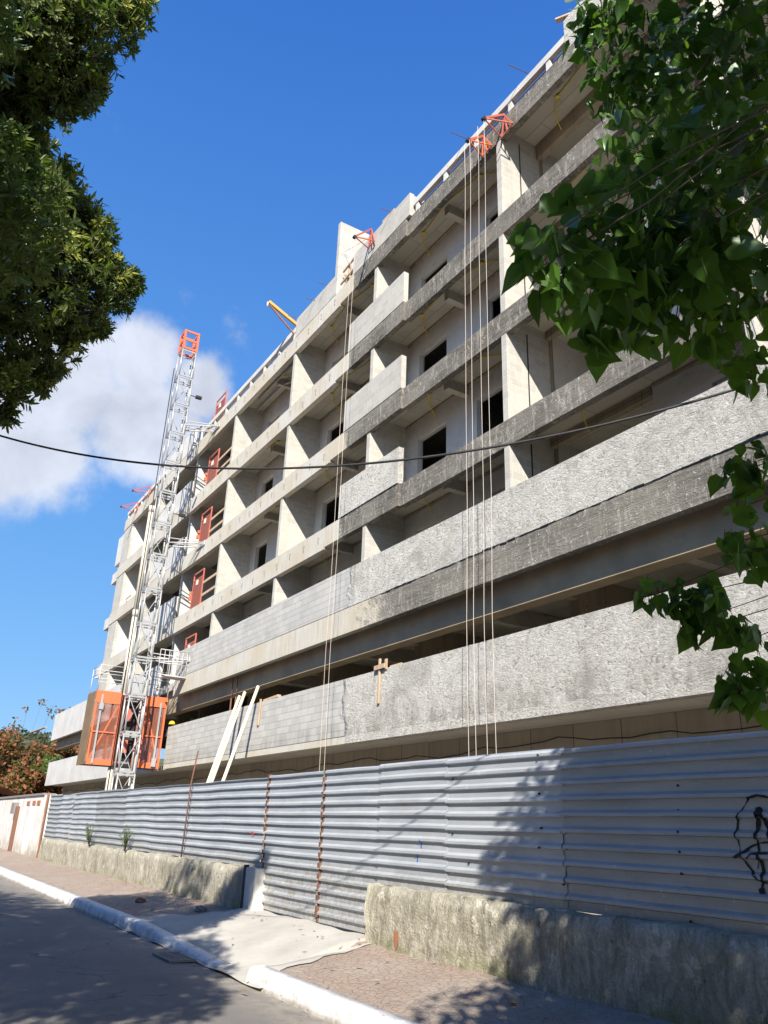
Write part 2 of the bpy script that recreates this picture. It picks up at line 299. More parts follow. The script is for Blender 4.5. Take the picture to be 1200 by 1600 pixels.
# ------------------------------------------------------------------ the building
T = {1: 3.85, 2: 7.33, 3: 10.25, 4: 13.2, 5: 16.15, 6: 19.27}
XL, XR = -48.4, 3.0
B = empty('apartment_building', (-25, F, 0), 'unfinished grey concrete apartment block of six storeys with open balconies', 'building')
def part(mb, name, mats, label=None, bevel=0.0): return mb.build(name, mats, B, bevel, label)
PX = [-5.9, -11.85, -17.95, -23.95, -29.9]
def wall_holes(x0, x1, y, th, z0, z1, holes, mb=None):   # holes (xa, xb, za, zb), sorted
    mb = mb or MB(); x = x0
    for xa, xb, za, zb in holes:
        if xa > x: mb.box(x, xa, y, y+th, z0, z1)
        mb.box(xa, xb, y, y+th, zb, z1)
        if za > z0+.01: mb.box(xa, xb, y, y+th, z0, za)
        x = xb
    if x < x1: mb.box(x, x1, y, y+th, z0, z1)
    return mb
def window(xa, xb, y, za, zb):
    f = MB(); w = .05
    f.box(xa, xa+w, y+.09, y+.15, za, zb); f.box(xb-w, xb, y+.09, y+.15, za, zb); f.box(xa+w, xb-w, y+.091, y+.149, zb-w, zb)
    part(f, 'window_frame', M['greypaint'])
for k in (3, 4, 5, 6):
    t = T[k]; bt = .68
    # edge beams: the left run is a little deeper and stands 8 cm further out than the right run
    part(MB().box(XL, -20.4, F, F+.18, t-bt-.03, t), 'edge_beam', M['beam'])
    part(MB().box(-20.4, -16.25, F+.002, F+.18, t-bt+.03, t+.002), 'edge_beam', M['beam'])
    part(MB().box(-16.25, XR, F+.08, F+.26, t-bt+.03, t), 'edge_beam', M['beam'], 'dark stained concrete edge beam')
    part(MB().box(XL, XR, F+.262, 11.8, t-.14, t-.003), 'floor_slab', M['soffit'])
    part(MB().box(XL, -11.9, 11.802, 17, t-.14, t-.004), 'floor_slab', M['plaster_shade'])  # slab beyond the back wall takes the dark room-shade colour
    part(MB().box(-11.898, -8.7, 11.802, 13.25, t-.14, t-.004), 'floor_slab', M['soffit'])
    part(MB().box(-11.898, -8.7, 13.252, 17, t-.14, t-.004), 'floor_slab', M['plaster_shade'])
    part(MB().box(-8.698, XR, 11.802, 17, t-.14, t-.004), 'floor_slab', M['plaster_shade'])
    if k < 6:                                # parapet panel of blocks beside the second partition
        part(MB().box(-19.56, -16.25, F-.012, F+.15, t+.004, t+1.09), 'parapet', M['rough'] if k == 3 else M['block'])
for k in (2, 3, 4, 5):                       # one storey above slab k
    z0, z1 = T[k], T[k+1]-.14
    for i, x in enumerate(PX):
        y0 = F+.085 if x > -16 else F+.035
        if x == -11.85:
            part(MB().box(x-.17, x, y0, 11.76, z0, z1), 'partition_wall', M['block'])
            part(MB().box(x-.17, x+.002, 11.762, 13.3, z0, z1), 'partition_wall', M['plaster'])
            part(MB().box(x, x+.07, 11.74, 11.8, z0, z1), 'pipe_chase', M['dimbeam'])
            part(MB().box(x, x+.012, 11.02, 11.05, z0, z1-.3), 'wall_groove', M['dark'])
        else:
            part(MB().box(x-.17, x, y0, 11.63, z0, z1), 'partition_wall', M['block'])
    # back walls with door-high openings
    wz = z0+2.17; sets = []
    bays = [(-33.6, -30.07, []), (-29.9, -24.12, [(-29.3, -28.15), (-25.9, -24.9)]), (-23.95, -18.12, [(-23.35, -21.95), (-20.2, -19.2)]), (-17.95, -12.02, [(-17.33, -15.91), (-14.53 if k == 3 else -14.0, -13.0)]), (-8.9, -6.07, [(-7.6, -6.6)])]
    if k == 2: bays[3] = (-17.95, -12.02, [(-17.33, -15.91), (-14.0, -12.7)])
    for x0, x1, hs in bays:
        if not hs: continue
        mb = wall_holes(x0, x1, 11.63, .17, z0, z1, [(a, b, z0, wz) for a, b in hs]); part(mb, 'back_wall', M['plaster'])
        for a, b in hs: window(a, b, 11.63, z0, wz)
        xm = x0+2.95
        part(MB().box(xm-.1, xm+.1, 10.95, 11.628, z1-.3, z1), 'cross_beam', M['soffit'])
        part(MB().box(x0+.02, x1-.02, 11.56, 11.628, z1-.07, z1), 'ceiling_joint', M['dimbeam'])
    part(wall_holes(-11.85, -8.9, 13.1, .17, z0, z1, [(-10.1, -9.0, z0, wz)]), 'back_wall', M['plaster'])
    part(MB().box(-8.93, -8.76, 11.64, 13.1, z0, z1), 'return_wall', M['plaster'])
    part(MB().box(-11.83, -8.95, 11.62, 11.8, z1-(.5 if k == 5 else .22), z1), 'cross_beam', M['dimbeam'])
    part(MB().box(-5.9, XR, 11.63, 11.8, z0, z1), 'back_wall', M['plaster'])
    part(MB().box(-2.9, XR, F+.2, 11.62, z0, z0+1.0), 'low_infill_wall', M['block'])
    # hoist bay, shadowed panels and the far left tower
    part(MB().box(-35.45, -35.28, F+.19, 13.8, z0, z1), 'partition_wall', M['plaster'])
    part(MB().box(-35.2, -30.0, 13.8, 13.95, z0, z1), 'back_wall', M['plaster_shade'])
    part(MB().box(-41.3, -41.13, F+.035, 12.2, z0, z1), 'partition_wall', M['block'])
    part(MB().box(-41.1, -35.5, 12.2, 12.35, z0, z1), 'back_wall', M['plaster_shade'])
    if k > 2: part(MB().box(-40.2, -35.3, F-.01, F+.15, z0+.004, z0+1.15), 'parapet', M['plaster'])
    part(MB().box(-48.3, -46.5, F+.03, F+.2, z0, z1), 'front_wall', M['block'])
    part(MB().box(-46.67, -46.5, F+.2, 12.0, z0, z1), 'partition_wall', M['plaster'])
    part(wall_holes(-46.5, -41.3, 12.0, .17, z0, z1, [(-45.0, -43.8, z0, wz)]), 'back_wall', M['plaster'])
    part(MB().box(-48.35, -48.2, F+.2, 17, z0, z1), 'end_wall', M['block'])
    if k > 2: part(MB().box(-50.0, -48.42, F+.1, F+1.5, z0-.7, z0-.04), 'end_balcony', M['plaster'])
    part(MB().box(XL, XR, 17, 17.15, z0, z1), 'rear_wall', M['plaster_shade'])
    for x in (-9.0, -21.0, -27.0, -15.0): part(MB().box(x, x+.15, 11.85 if x != -9 else 13.3, 16.98, z0, z1), 'inner_wall', M['plaster_shade'])
part(MB().box(-50.0, -48.42, F+.12, F+1.4, T[5]+.5, T[5]+2.4), 'end_balcony', M['plaster'])
# floor 2: tall parapet on a deep stained beam
part(MB().box(-33.7, XR, F, F+.2, 6.61, 7.33), 'edge_beam', M['beam2'])
part(MB().box(-33.7, XR, F-.012, F+.17, 7.334, 8.5), 'parapet', M['band'], 'long parapet, bare blocks to the left and rough spatterdash to the right')
part(MB().box(-60.3, -36.2, F, F+.2, 6.61, 7.33), 'edge_beam', M['plaster'])
part(MB().box(-60.3, -36.2, F+.01, F+.17, 7.334, 8.37), 'parapet', M['plaster'])
part(MB().box(-60.3, XR, F+.202, 19, 7.0, 7.326), 'floor_slab', M['soffit'])
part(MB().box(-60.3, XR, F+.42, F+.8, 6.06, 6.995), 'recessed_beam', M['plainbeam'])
for q in range(74):                          # ragged open joint between the parapet and the beam
    xj = -16.9+q*.2+rnd.uniform(-.03, .03); hj = rnd.choice([.008, .012, .012, .018, .035]); zj = 7.333+rnd.uniform(-.012, .008)
    if rnd.random() < .72 or q > 40: part(MB().bar((xj, F-.013, zj), (xj+.19+rnd.uniform(0, .05), F-.013, zj+rnd.uniform(-.012, .012)), .008, hj), 'open_joint', M['blackhole'])
part(MB().bar((-19.4, F-.013, T[3]+.006), (-16.3, F-.013, T[3]+.01), .008, .022), 'open_joint', M['blackhole'])
# floor 1
part(MB().box(-33.7, -18.45, F, F+.22, 3.66, 3.85), 'slab_edge', M['beam2']); part(MB().box(-18.45, XR, F-.014, F+.22, 3.66, 3.852), 'slab_edge', M['rough'])
part(MB().box(-33.7, XR, F-.012, F+.17, 3.854, 5.34), 'parapet', M['band'], 'lowest parapet, bare blocks to the left and white rough render to the right')
part(MB().box(-59.5, -36.0, F, F+.22, 3.64, 3.85), 'slab_edge', M['plaster'])
part(MB().box(-59.5, -36.0, F+.01, F+.17, 3.854, 5.13), 'parapet', M['plaster'])
part(MB().box(-59.5, XR, F+.222, 19, 3.665, 3.848), 'floor_slab', M['soffit'])
part(MB().box(-59.5, XR, 11.5, 11.7, 0, 3.66), 'ground_floor_wall', M['form'])
part(MB().box(-59.0, XR, 19, 19.2, 0, 7.0), 'rear_wall', M['plaster_shade'])
for x in [-57, -51, -45, -39] + [p-.2 for p in PX] + [-35.9, 0]:
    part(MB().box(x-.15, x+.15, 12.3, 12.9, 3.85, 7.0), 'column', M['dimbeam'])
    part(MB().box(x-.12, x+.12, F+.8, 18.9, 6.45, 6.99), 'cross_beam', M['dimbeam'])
for x in (-15, -21, -27, -9): part(MB().box(x-.12, x+.12, F+.8, 18.9, 6.55, 6.99), 'cross_beam', M['soffit'])
part(MB().box(-33.95, -33.75, 12, 18.9, 3.85, 7.0), 'inner_wall', M['plaster_shade'])
# roof edge: block parapets, fin, formwork upstands
part(MB().box(-24.05, -20.75, F-.01, F+.15, T[6]+.004, 20.15), 'parapet', M['block'])
part(MB().box(-19.56, -16.05, F-.01, F+.15, T[6]+.004, 20.15), 'parapet', M['block'])
part(MB().box(-16.2, -16.05, F+.152, F+1.3, T[6], 20.1), 'parapet', M['block'])
part(MB().box(-20.93, -20.76, F-.006, 13.2, T[6]-.01, 22.55), 'roof_wall', M['block'])
part(MB().box(-9.4, XR, F+.09, F+.25, T[6]+.004, 20.35), 'parapet', M['rough'])
for (xa, xb, yy) in ((-16.0, -9.42, F+.1), (-34.6, -24.1, F+.03), (-48.4, -40.6, F+.05)):
    part(MB().box(xa, xb, yy+.18, yy+.22, T[6]+.01, 19.66), 'formwork_board', M['timber2'])
    part(MB().box(xa, xb, yy, yy+.14, 19.64, 19.86), 'upstand', M['plaster'])
    x = xa+.1
    while x < xb:
        part(MB().box(x, x+.14, yy+.02, yy+.17, T[6]+.003, 19.638), 'upstand_post', M['plaster']); x += 1.45
part(MB().box(-40.2, -35.9, F-.01, F+.15, T[6]+.004, T[6]+1.15), 'parapet', M['plaster'])
part(MB().box(-35.7, -35.5, F+.1, F+2.0, T[6]+.004, 20.5), 'roof_wall', M['plaster'])
part(MB().box(-47.6, -41.5, F+1.0, F+1.2, T[6], 20.6), 'roof_wall', M['plaster'])
# rebar hooks left in the clean beams
for k in (3, 4, 5, 6):
    x = -33.0
    while x < -20.5:
        z = T[k]-.22-rnd.random()*.12
        part(MB().path([(x, F+.01, z), (x, F-.05, z+.01), (x+.02, F-.07, z-.03), (x+.05, F-.06, z-.13)], .009, 5), 'rebar_hook', M['stone'])
        x += 1.02
# yellow conduits under the balcony ceilings
def conduit(x, z, flip=1, n=3):
    zc = z-.02
    mb = MB(); mb.path([(x-1.5*flip, 10.75, zc), (x-1.2*flip, 10.85, zc-.03), (x-.4*flip, 10.95, zc-.05), (x, 11.0, zc-.03), (x+.35*flip, 11.25, zc-.07), (x+.5*flip, 11.5, zc-.16), (x+.5*flip, 11.6, zc-.32)], .017, 6)
    mb.path([(x, 11, zc), (x, 11, zc-.055)], .06, 8)
    part(mb, 'conduit', M['conduit'])
for k in (3, 4, 5, 6):
    for x, fl in ((-13.2, 1), (-16.0, -1), (-19.4, 1), (-22.2, -1), (-26.4, 1), (-10.3, -1)):
        conduit(x+rnd.uniform(-.3, .3), T[k]-.14, fl)
for k in (6,):
    part(MB().path([(-29.6, 11.2, T[k]-.35), (-26.9, 11.2, T[k]-.35), (-26.4, 11.4, T[k]-.35), (-26.3, 11.6, T[k]-.45)], .05, 8).path([(-28.9, 10.9, T[k]-.25), (-25.2, 10.9, T[k]-.25)], .04, 8), 'drain_pipe', M['greypaint'])
# timber rails closing the bay beside the hoist
for k in (2, 3, 4, 5):
    for dz in (.55, 1.12): part(MB().bar((-32.3, F+.25, T[k]+dz), (-30.1, F+.25, T[k]+dz+.03), .04, .11), 'timber_rail', M['timber'])
part(MB().box(-46.4, -45.2, F+.3, F+.34, T[4]+.5, T[4]+.6), 'timber_rail', M['timber'])
for i, xq in enumerate((-27.7, -27.25)):
    sp_ = empty('steel_prop', (xq, F+.3, 3.86), ['left one of two thin rusty props standing in the lowest opening', 'right one of two thin rusty props standing in the lowest opening'][i], 'prop', 'rusty props in the lowest opening')
    MB().path([(xq, F+.33, 3.87), (xq, F+.33, 5.9)], .03, 8).build('outer_tube', M['rust'], sp_); MB().path([(xq, F+.33, 5.9), (xq, F+.33, 6.6)], .02, 8).build('inner_tube', M['rust'], sp_)
# timber plank sticking out at the podium end
tag(MB().bar((-60.9, 9.9, 7.55), (-64.6, 9.6, 7.45), .2, .05).build('plank', M['timber']), 'orange timber plank sticking out from the far left end of the upper parapet', 'plank')
# white bags stacked beside podium
for i, (x, w) in enumerate(((-56.2, .5), (-54.2, .8), (-51.3, .5))):
    b = MB(); n = 9
    b.path([(x-w/2, 9.6, 2.62), (x-w/3, 9.6, 2.66), (x, 9.6, 2.64), (x+w/3, 9.6, 2.67), (x+w/2, 9.6, 2.62)], [.1, .27, .32, .26, .08], 9)
    tag(b.build('cement_bag', M['wallpaint']), ['small white bag, leftmost of three behind the far end of the metal fence', 'large white bag between two smaller ones behind the fence', 'small white bag nearest the hoist, behind the fence'][i], 'bag', 'white bags behind the fence')

# ------------------------------------------------------------------ landing gates
lab = {2: 'half hidden behind the tall block parapet', 3: 'third from the top', 4: 'second opening below the roof gate', 5: 'in the top storey under the roof beam', 6: 'standing on the roof edge against the sky'}
for k in (2, 3, 4, 5, 6):
    z = T[k]+.03; x0, x1, y = -33.75, -32.45, F+.26
    g = empty('landing_gate', (x0, y, z), 'rust red sheet metal hoist gate '+lab[k], 'gate', 'hoist landing gates')
    MB().box(x0+.06, x1-.06, y+.012, y+.03, z+.06, z+1.45).build('gate_panel', M['gate'], g)
    fr = MB()
    fr.box(x0, x0+.06, y, y+.05, z, z+1.82).box(x1-.06, x1, y, y+.05, z, z+1.82).box(x0+.06, x1-.06, y+.002, y+.048, z+1.76, z+1.82).box(x0+.06, x1-.06, y+.002, y+.048, z, z+.06).box(x0+.06, x1-.06, y+.002, y+.048, z+1.45, z+1.5)
    fr.build('gate_frame', M['redor'], g)
    MB().box(x0+.45, x0+.68, y-.012, y+.01, z+1.2, z+1.42).build('notice_plate', M['wallpaint'], g)
    MB().box(x0-.12, x0+.02, y-.1, y-.002, z+.62, z+.78).box(x0-.1, x0, y-.08, y-.004, z+.9, z+1.02).build('latch', M['orange'], g)

# ------------------------------------------------------------------ hoist mast
mx, my, mh = -33.33, 8.665, .33
mast = empty('hoist_mast', (mx, my, 0), 'tall galvanised lattice hoist mast with an orange top section', 'mast')
def mast_section(z0, mat, L=1.508, r=.034):
    mb = MB(); c = [(mx+sx*mh, my+sy*mh) for sx, sy in ((1,-1), (1,1), (-1,1), (-1,-1))]
    for x, y in c: mb.path([(x, y, z0+.003), (x, y, z0+L-.003)], r, 8)
    for i in range(4):
        (xa, ya), (xb, yb) = c[i], c[(i+1) % 4]
        for z, h in ((z0+.06, .075), (z0+L-.06, .055)): mb.bar((xa, ya, z), (xb, yb, z), .045, h)
        mb.bar((xa, ya, z0+.1), (xb, yb, z0+L-.1), .028, .028) if i % 2 == int(z0/L) % 2 else mb.bar((xb, yb, z0+.1), (xa, ya, z0+L-.1), .028, .028)
    return mb
z = .35; i = 0
while z < 22.2:
    mast_section(z, M['galv']).build('mast_section', M['galv'], mast)
    MB().box(mx-.03, mx+.03, my+mh-.01, my+mh+.06, z+.002, z+1.505).build('rack', M['greypaint'], mast)
    z += 1.508; i += 1
zt = z
for q in range(1):
    mb = MB(); c = [(mx+sx*mh, my+sy*mh) for sx, sy in ((1,-1), (1,1), (-1,1), (-1,-1))]
    for x, y in c: mb.bar((x, y, zt), (x, y, 24.05), .09, .09)
    for zz in (zt+.08, (zt+24.05)/2, 24.0):
        for a in range(4):
            (xa, ya), (xb, yb) = c[a], c[(a+1) % 4]; mb.bar((xa, ya, zz), (xb, yb, zz), .06, .10)
    mb.build('top_section', M['orange'], mast)
for zz in (18.95, 13.1, 7.95):              # wall ties
    mb = MB()
    for sx in (-1, 1):
        mb.path([(mx+sx*.33, my+.3, zz), (mx+sx*.33+.9, F+.02, zz-.02)], .03, 8)
        mb.path([(mx+sx*.33, my+.33, zz+.22), (mx+sx*.33+.8, F-.03, zz+.05)], .022, 8)
    mb.path([(mx-.33, my+.33, zz), (mx+1.2, F-.05, zz-.02)], .022, 8)
    mb.box(mx+.45, mx+1.4, F-.06, F-.015, zz-.12, zz+.08)
    mb.build('wall_tie', M['greypaint'], mast)
for zz in (20.6, 16.9, 14.5):
    MB().bar((mx+.3, my+.36, zz), (mx+.3, my+.72, zz), .03, .03).box(mx+.22, mx+.4, my+.62, my+.9, zz-.06, zz+.06).build('cable_guide', M['dark'], mast)
MB().path([(mx-.1, my-.55, .4), (mx-.1, my-.5, 22.0)], .022, 6).build('power_cable', M['dark'], mast)
pp = empty('debris_pipe', (-34.15, 8.3, .3), 'thick beige vertical pipe running up the left side of the hoist mast', 'pipe')
for q in range(3): MB().path([(-34.15, 8.32, .3+4.9*q), (-34.15, 8.32, 5.15+4.9*q)], .12, 12).build('pipe_section', M['pvc'], pp)
for q in range(3): MB().path([(-34.15, 8.32, 4.95+4.9*q), (-34.15, 8.32, 5.25+4.9*q)], .137, 12).build('pipe_collar', M['pvc'], pp)

# ------------------------------------------------------------------ hoist cage
cx0, cx1, cy0, cy1, cz0, cz1 = -35.3, -33.9, 7.23, 10.16, 3.68, 6.55
cg = empty('hoist_cage', (-34.6, 8.7, cz0), 'orange framed builders hoist cage with wire mesh sides behind the mast', 'hoist')
MB().box(cx0, cx1, cy0, cy1, cz0, cz0+.1).build('cage_floor', M['dark'], cg)
MB().box(cx0, cx1, cy0, cy1, cz1-.08, cz1-.02).build('cage_roof', M['greypaint'], cg)
fr = MB(); t_ = .07
for y in (cy0, 8.2, 9.3, cy1-t_):
    for x in (cx0, cx1-t_+.01): fr.box(x, x+t_, y, y+t_, cz0+.1, cz1-.08)
fr.box(cx1-.05, cx1+.02, cy0, 8.27, cz0-.02, cz0+.2).box(cx1-.05, cx1+.02, 9.3, cy1, cz0-.02, cz0+.2)
fr.box(cx1-.05, cx1+.02, cy0, 8.27, cz0+1.22, cz0+1.27).box(cx1-.05, cx1+.02, 9.3, cy1, cz0+1.22, cz0+1.27)
fr.box(cx0-.01, cx1-.06, cy0-.01, cy0+.06, cz1-.3, cz1+.01).box(cx0-.01, cx1-.06, cy1-.07, cy1+.005, cz1-.3, cz1+.01)
for (ya, yb) in ((cy0+.1, 8.2), (cy1-.1, 9.35)): fr.bar((cx1-.04, ya, cz0+.2), (cx1-.04, yb, cz1-.45), .05, .05)
fr.build('cage_frame', M['orange'], cg)
MB().box(cx1-.02, cx1+.03, cy0-.01, 8.22, cz1-.48, cz1).build('fascia_panel', M['orange'], cg); MB().box(cx1-.02, cx1+.03, 9.28, cy1+.01, cz1-.42, cz1).build('fascia_panel', M['orange'], cg)
ms = MB()
for (ya, yb) in ((cy0+.07, 8.2), (9.37, cy1-.07)):
    ms.face([(cx1-.03, ya, cz0+.2), (cx1-.03, yb, cz0+.2), (cx1-.03, yb, cz1-.46), (cx1-.03, ya, cz1-.46)])
ms.face([(cx0+.03, cy0+.07, cz0+.2), (cx0+.03, cy1-.07, cz0+.2), (cx0+.03, cy1-.07, cz1-.1), (cx0+.03, cy0+.07, cz1-.1)])
ms.build('mesh_panel', M['mesh'], cg)
MB().box(cx0-.02, cx1-.04, cy0-.05, cy0-.02, cz0-.02, cz1-.02).build('plywood_side', M['ply'], cg)
MB().box(cx1, cx1+.05, cy0+.2, cy0+.27, cz0+.02, cz1-.15).box(cx1+.03, cx1+.1, cy0+.15, cy0+.32, cz1-.75, cz1-.5).box(cx1, cx1+.05, cy1-.29, cy1-.22, cz0+.02, cz1-.25).box(cx1+.03, cx1+.1, cy1-.35, cy1-.17, cz0+.05, cz0+.38).build('counterweight_guide', M['galv'], cg)
mo = MB()
for zz in (cz0+.5, cz0+1.75): mo.box(cx1-.1, cx1+.15, 8.5, 8.72, zz, zz+.5)
mo.box(cx1-.02, cx1+.12, 8.36, 8.44, cz0, cz1).box(cx1-.02, cx1+.12, 9.0, 9.1, cz0, cz1)
mo.build('drive_unit', M['redor'], cg)
MB().box(cx1-.35, cx1-.1, 8.3, 9.2, cz0+.2, cz1-.3).build('machinery_board', M['dark'], cg)
rl = MB()
for y0_, y1_ in ((cy0, 8.2), (9.3, cy1)):
    for zz in (.35, .7, 1.05):
        rl.path([(cx1-.05, y0_, cz1+zz), (cx1-.05, y1_, cz1+zz)], .018, 6)
    for y in (y0_, y1_): rl.path([(cx1-.05, y, cz1), (cx1-.05, y, cz1+1.05)], .022, 6)
for zz in (.7, 1.05): rl.path([(cx0+.05, cy0, cz1+zz), (cx1-.05, cy0, cz1+zz)], .018, 6).path([(cx0+.05, cy0, cz1+zz), (cx0+.05, cy1, cz1+zz)], .018, 6)
for y in (cy0, cy1-.05): rl.path([(cx0+.05, y, cz1), (cx0+.05, y, cz1+1.05)], .022, 6)
rl.build('roof_rail', M['greypaint'], cg)
lp = empty('landing_platform', (-32.7, 9.6, T[2]), 'small galvanised landing railing right of the hoist mast above the cage', 'railing')
rl = MB(); x0, x1 = -33.2, -32.2
for zz in (.08, .55, 1.1): rl.path([(x1, 9.1, T[2]+zz-.2), (x1, F-.03, T[2]+zz-.2)], .022, 6)
for q in range(7): rl.path([(x1, 9.1+q*.19, T[2]-.12), (x1, 9.1+q*.19, T[2]+.9)], .014, 6)
rl.build('railing', M['greypaint'], lp)
MB().box(x0+.3, x1+.03, 9.4, F-.02, T[2]-.16, T[2]-.13).build('deck', M['greypaint'], lp)

# worker at the landing, head and shoulders above the end of the lowest parapet
def worker():
    g = bpy.data.meshes.new('person'); j = {'pel': (-34.02, 10.62, 4.62), 'w': (-34.0, 10.6, 4.86), 'ch': (-33.97, 10.56, 5.12), 'nk': (-33.93, 10.52, 5.30), 'hd': (-33.88, 10.49, 5.42), 'tp': (-33.87, 10.48, 5.53),
         'sl': (-33.93, 10.38, 5.22), 'el': (-33.83, 10.3, 5.0), 'hl': (-33.64, 10.24, 4.95), 'sr': (-34.0, 10.75, 5.22), 'er': (-33.9, 10.85, 4.98), 'hr': (-33.72, 10.8, 4.85),
         'kl': (-33.95, 10.52, 4.25), 'fl': (-34.05, 10.52, 3.88), 'tl': (-33.88, 10.5, 3.87), 'kr': (-33.97, 10.74, 4.25), 'fr': (-34.07, 10.74, 3.88), 'tr': (-33.9, 10.74, 3.87)}
    rad = dict(pel=.15, w=.13, ch=.155, nk=.06, hd=.095, tp=.085, sl=.07, el=.045, hl=.035, sr=.07, er=.045, hr=.035, kl=.065, fl=.045, tl=.04, kr=.065, fr=.045, tr=.04)
    ks = list(j); E = [('pel','w'),('w','ch'),('ch','nk'),('nk','hd'),('hd','tp'),('ch','sl'),('sl','el'),('el','hl'),('ch','sr'),('sr','er'),('er','hr'),('pel','kl'),('kl','fl'),('fl','tl'),('pel','kr'),('kr','fr'),('fr','tr')]
    g.from_pydata([j[k] for k in ks], [(ks.index(a), ks.index(b)) for a, b in E], [])
    o = bpy.data.objects.new('person', g); COL.objects.link(o)
    md = o.modifiers.new('skin', 'SKIN'); ss = o.modifiers.new('sub', 'SUBSURF'); ss.levels = 1; ss.render_levels = 2
    for i, k in enumerate(ks): g.skin_vertices[0].data[i].radius = (rad[k], rad[k])
    g.skin_vertices[0].data[0].use_root = True; g.materials.append(M['shirt'])
    tag(o, 'worker in dark clothes and yellow helmet crouching at the hoist landing', 'person')
    h = MB(); c = Vector((-33.87, 10.48, 5.50)); n = 12
    rings = [(.135, -.02), (.13, .03), (.11, .08), (.07, .115), (.01, .13)]
    h.path([c+Vector((0, 0, dz)) for _, dz in rings], [r for r, _ in rings], n)
    h.path([c+Vector((.03, -.01, -.022)), c+Vector((.03, -.01, -.008))], .155, n)
    ho = h.build('helmet', M['helmet'], None); ho.parent = o
worker()

# ------------------------------------------------------------------ davits and ropes on the roof edge
def davit(name, ap, tri, mat, label):
    d = empty(name, tri[0], label, 'davit', 'rope davits on the roof edge')
    mb = MB()
    mb.bar(ap, tri[0], .055, .055)
    for p in tri[1:]: mb.bar(ap, p, .028, .028)
    for a in range(3): mb.bar(tri[a], tri[(a+1) % 3], .032, .032)
    mid = Vector(tri[1])*.5+Vector(tri[2])*.5; mb.bar(tri[0], mid, .035, .035)
    mb.build('truss', mat, d)
    MB().path([Vector(ap)+Vector((-.05, 0, -.02)), Vector(ap)+Vector((.05, 0, -.02))], .055, 10).build('pulley', M['dark'], d)
davit('roof_davit', (-17.9, 9.4, 19.32), [(-18.26, 10.2, 20.3), (-18.0, 10.2, 19.62), (-18.4, 10.2, 19.6)], M['redor'], 'red triangular davit beside the tall roof wall')
davit('roof_davit', (-11.45, 9.5, 18.45), [(-11.58, 10.3, 19.2), (-11.25, 10.3, 18.6), (-11.7, 10.3, 18.5)], M['redor'], 'red triangular davit, nearest to the big leaves')
davit('roof_davit', (-12.1, 9.5, 18.3), [(-12.46, 10.3, 19.25), (-12.1, 10.3, 18.6), (-12.5, 10.3, 18.55)], M['orange'], 'orange triangular davit just left of the nearest red one')
davit('roof_davit', (-45.6, 9.3, 19.1), [(-45.9, 10.3, 19.7), (-45.6, 10.28, 19.2), (-46.0, 10.28, 19.0)], M['redor'], 'thin red davit, lower of two at the far left end of the roof')
davit('roof_davit', (-43.2, 9.3, 19.3), [(-43.4, 10.3, 19.9), (-43.1, 10.28, 19.4), (-43.5, 10.28, 19.2)], M['redor'], 'thin red davit, upper of two at the far left end of the roof')
dv = empty('roof_crane', (-24.3, 10.6, 19.3), 'small yellow lifting arm leaning out over the roof edge left of the roof parapet', 'davit')
MB().bar((-24.55, 9.25, 20.85), (-24.3, 10.7, 19.95), .11, .11).build('boom', M['yellow'], dv)
MB().bar((-24.55, 9.3, 20.72), (-24.25, 10.6, 19.35), .05, .05).bar((-24.3, 10.7, 19.9), (-24.3, 10.65, 19.28), .08, .08).build('strut', M['timber2'], dv)
MB().path([(-24.57, 9.22, 20.82), (-24.57, 9.22, 20.62)], .035, 8).build('hook', M['wallpaint'], dv)
ropes = [(-18.18, 9.45, 19.3, 'leftmost pale rope of the pair left of the shadowed fence'), (-17.93, 9.45, 19.3, 'right hand pale rope of the far pair hanging from the lone red davit'),
         (-12.25, 9.5, 18.25, 'leftmost of the four nearest pale ropes'), (-12.03, 9.5, 18.25, 'second from left of the four nearest pale ropes'),
         (-11.7, 9.5, 18.4, 'third from left of the four nearest pale ropes'), (-11.45, 9.5, 18.4, 'rightmost of the four nearest pale ropes')]
for x, y, z1, l in ropes:
    pts = [(x+.012*math.sin(q*1.7), y+.01*math.sin(q*1.1), z1-(z1-.4)*q/14) for q in range(15)]
    tag(MB().path(pts, .0056, 6).build('hanging_rope', M['rope']), l, 'rope', 'ropes hanging down the facade')
# timber trestle on the roof in the gap beside the fin, planks, block pile
tr = empty('timber_props', (-20.2, F+.3, T[6]), 'rough timber props standing in the gap of the roof parapet', 'props')
mb = MB()
for a, b in (((-20.55, F+.1, 19.3), (-19.7, F+.2, 19.95)), ((-20.6, F+.15, 20.2), (-19.6, F+.12, 20.25)), ((-20.4, F+.1, 19.9), (-19.7, F+.12, 19.35)), ((-20.3, F+.2, 19.3), (-20.2, F+.2, 20.3)), ((-20.6, F+.08, 19.62), (-19.6, F+.08, 19.7))): mb.bar(a, b, .06, .07)
mb.build('prop', M['timber'], tr)
tag(MB().bar((-9.55, 10.3, 20.45), (-9.1, 10.5, 20.35), .12, .05).build('plank', M['timber']), 'short timber plank end poking out at the top right roof corner', 'plank')
for i, (x, l) in enumerate(((-17.5, 'short timber offcut lying on the roof parapet beside the red davit'),)):
    tag(MB().bar((x-.2, F+.05, 20.22), (x+.5, F+.05, 20.2), .1, .12).build('timber_offcut', M['timber']), l, 'timber')
mb = MB()
for x, z, l in ((-22.5, 19.9, .7), (-21.6, 20.05, .6), (-17.2, 20.1, .6), (-24.0, 20.0, .6), (-13.4, 19.9, .5), (-10.9, 19.95, .5)): mb.path([(x, F-.4, z+.12), (x+.05, F+.4, z+.2)], .012, 5)
part(mb, 'starter_bar', M['rust'])
tag(MB().path([(-20.7+5.2*q/20, F+.2, 21.2-1.3*q/20-.2*math.sin(math.pi*q/20)) for q in range(21)], .008, 5).build('safety_line', M['rope']), 'thin pale safety line along the roof edge above the parapet', 'rope')

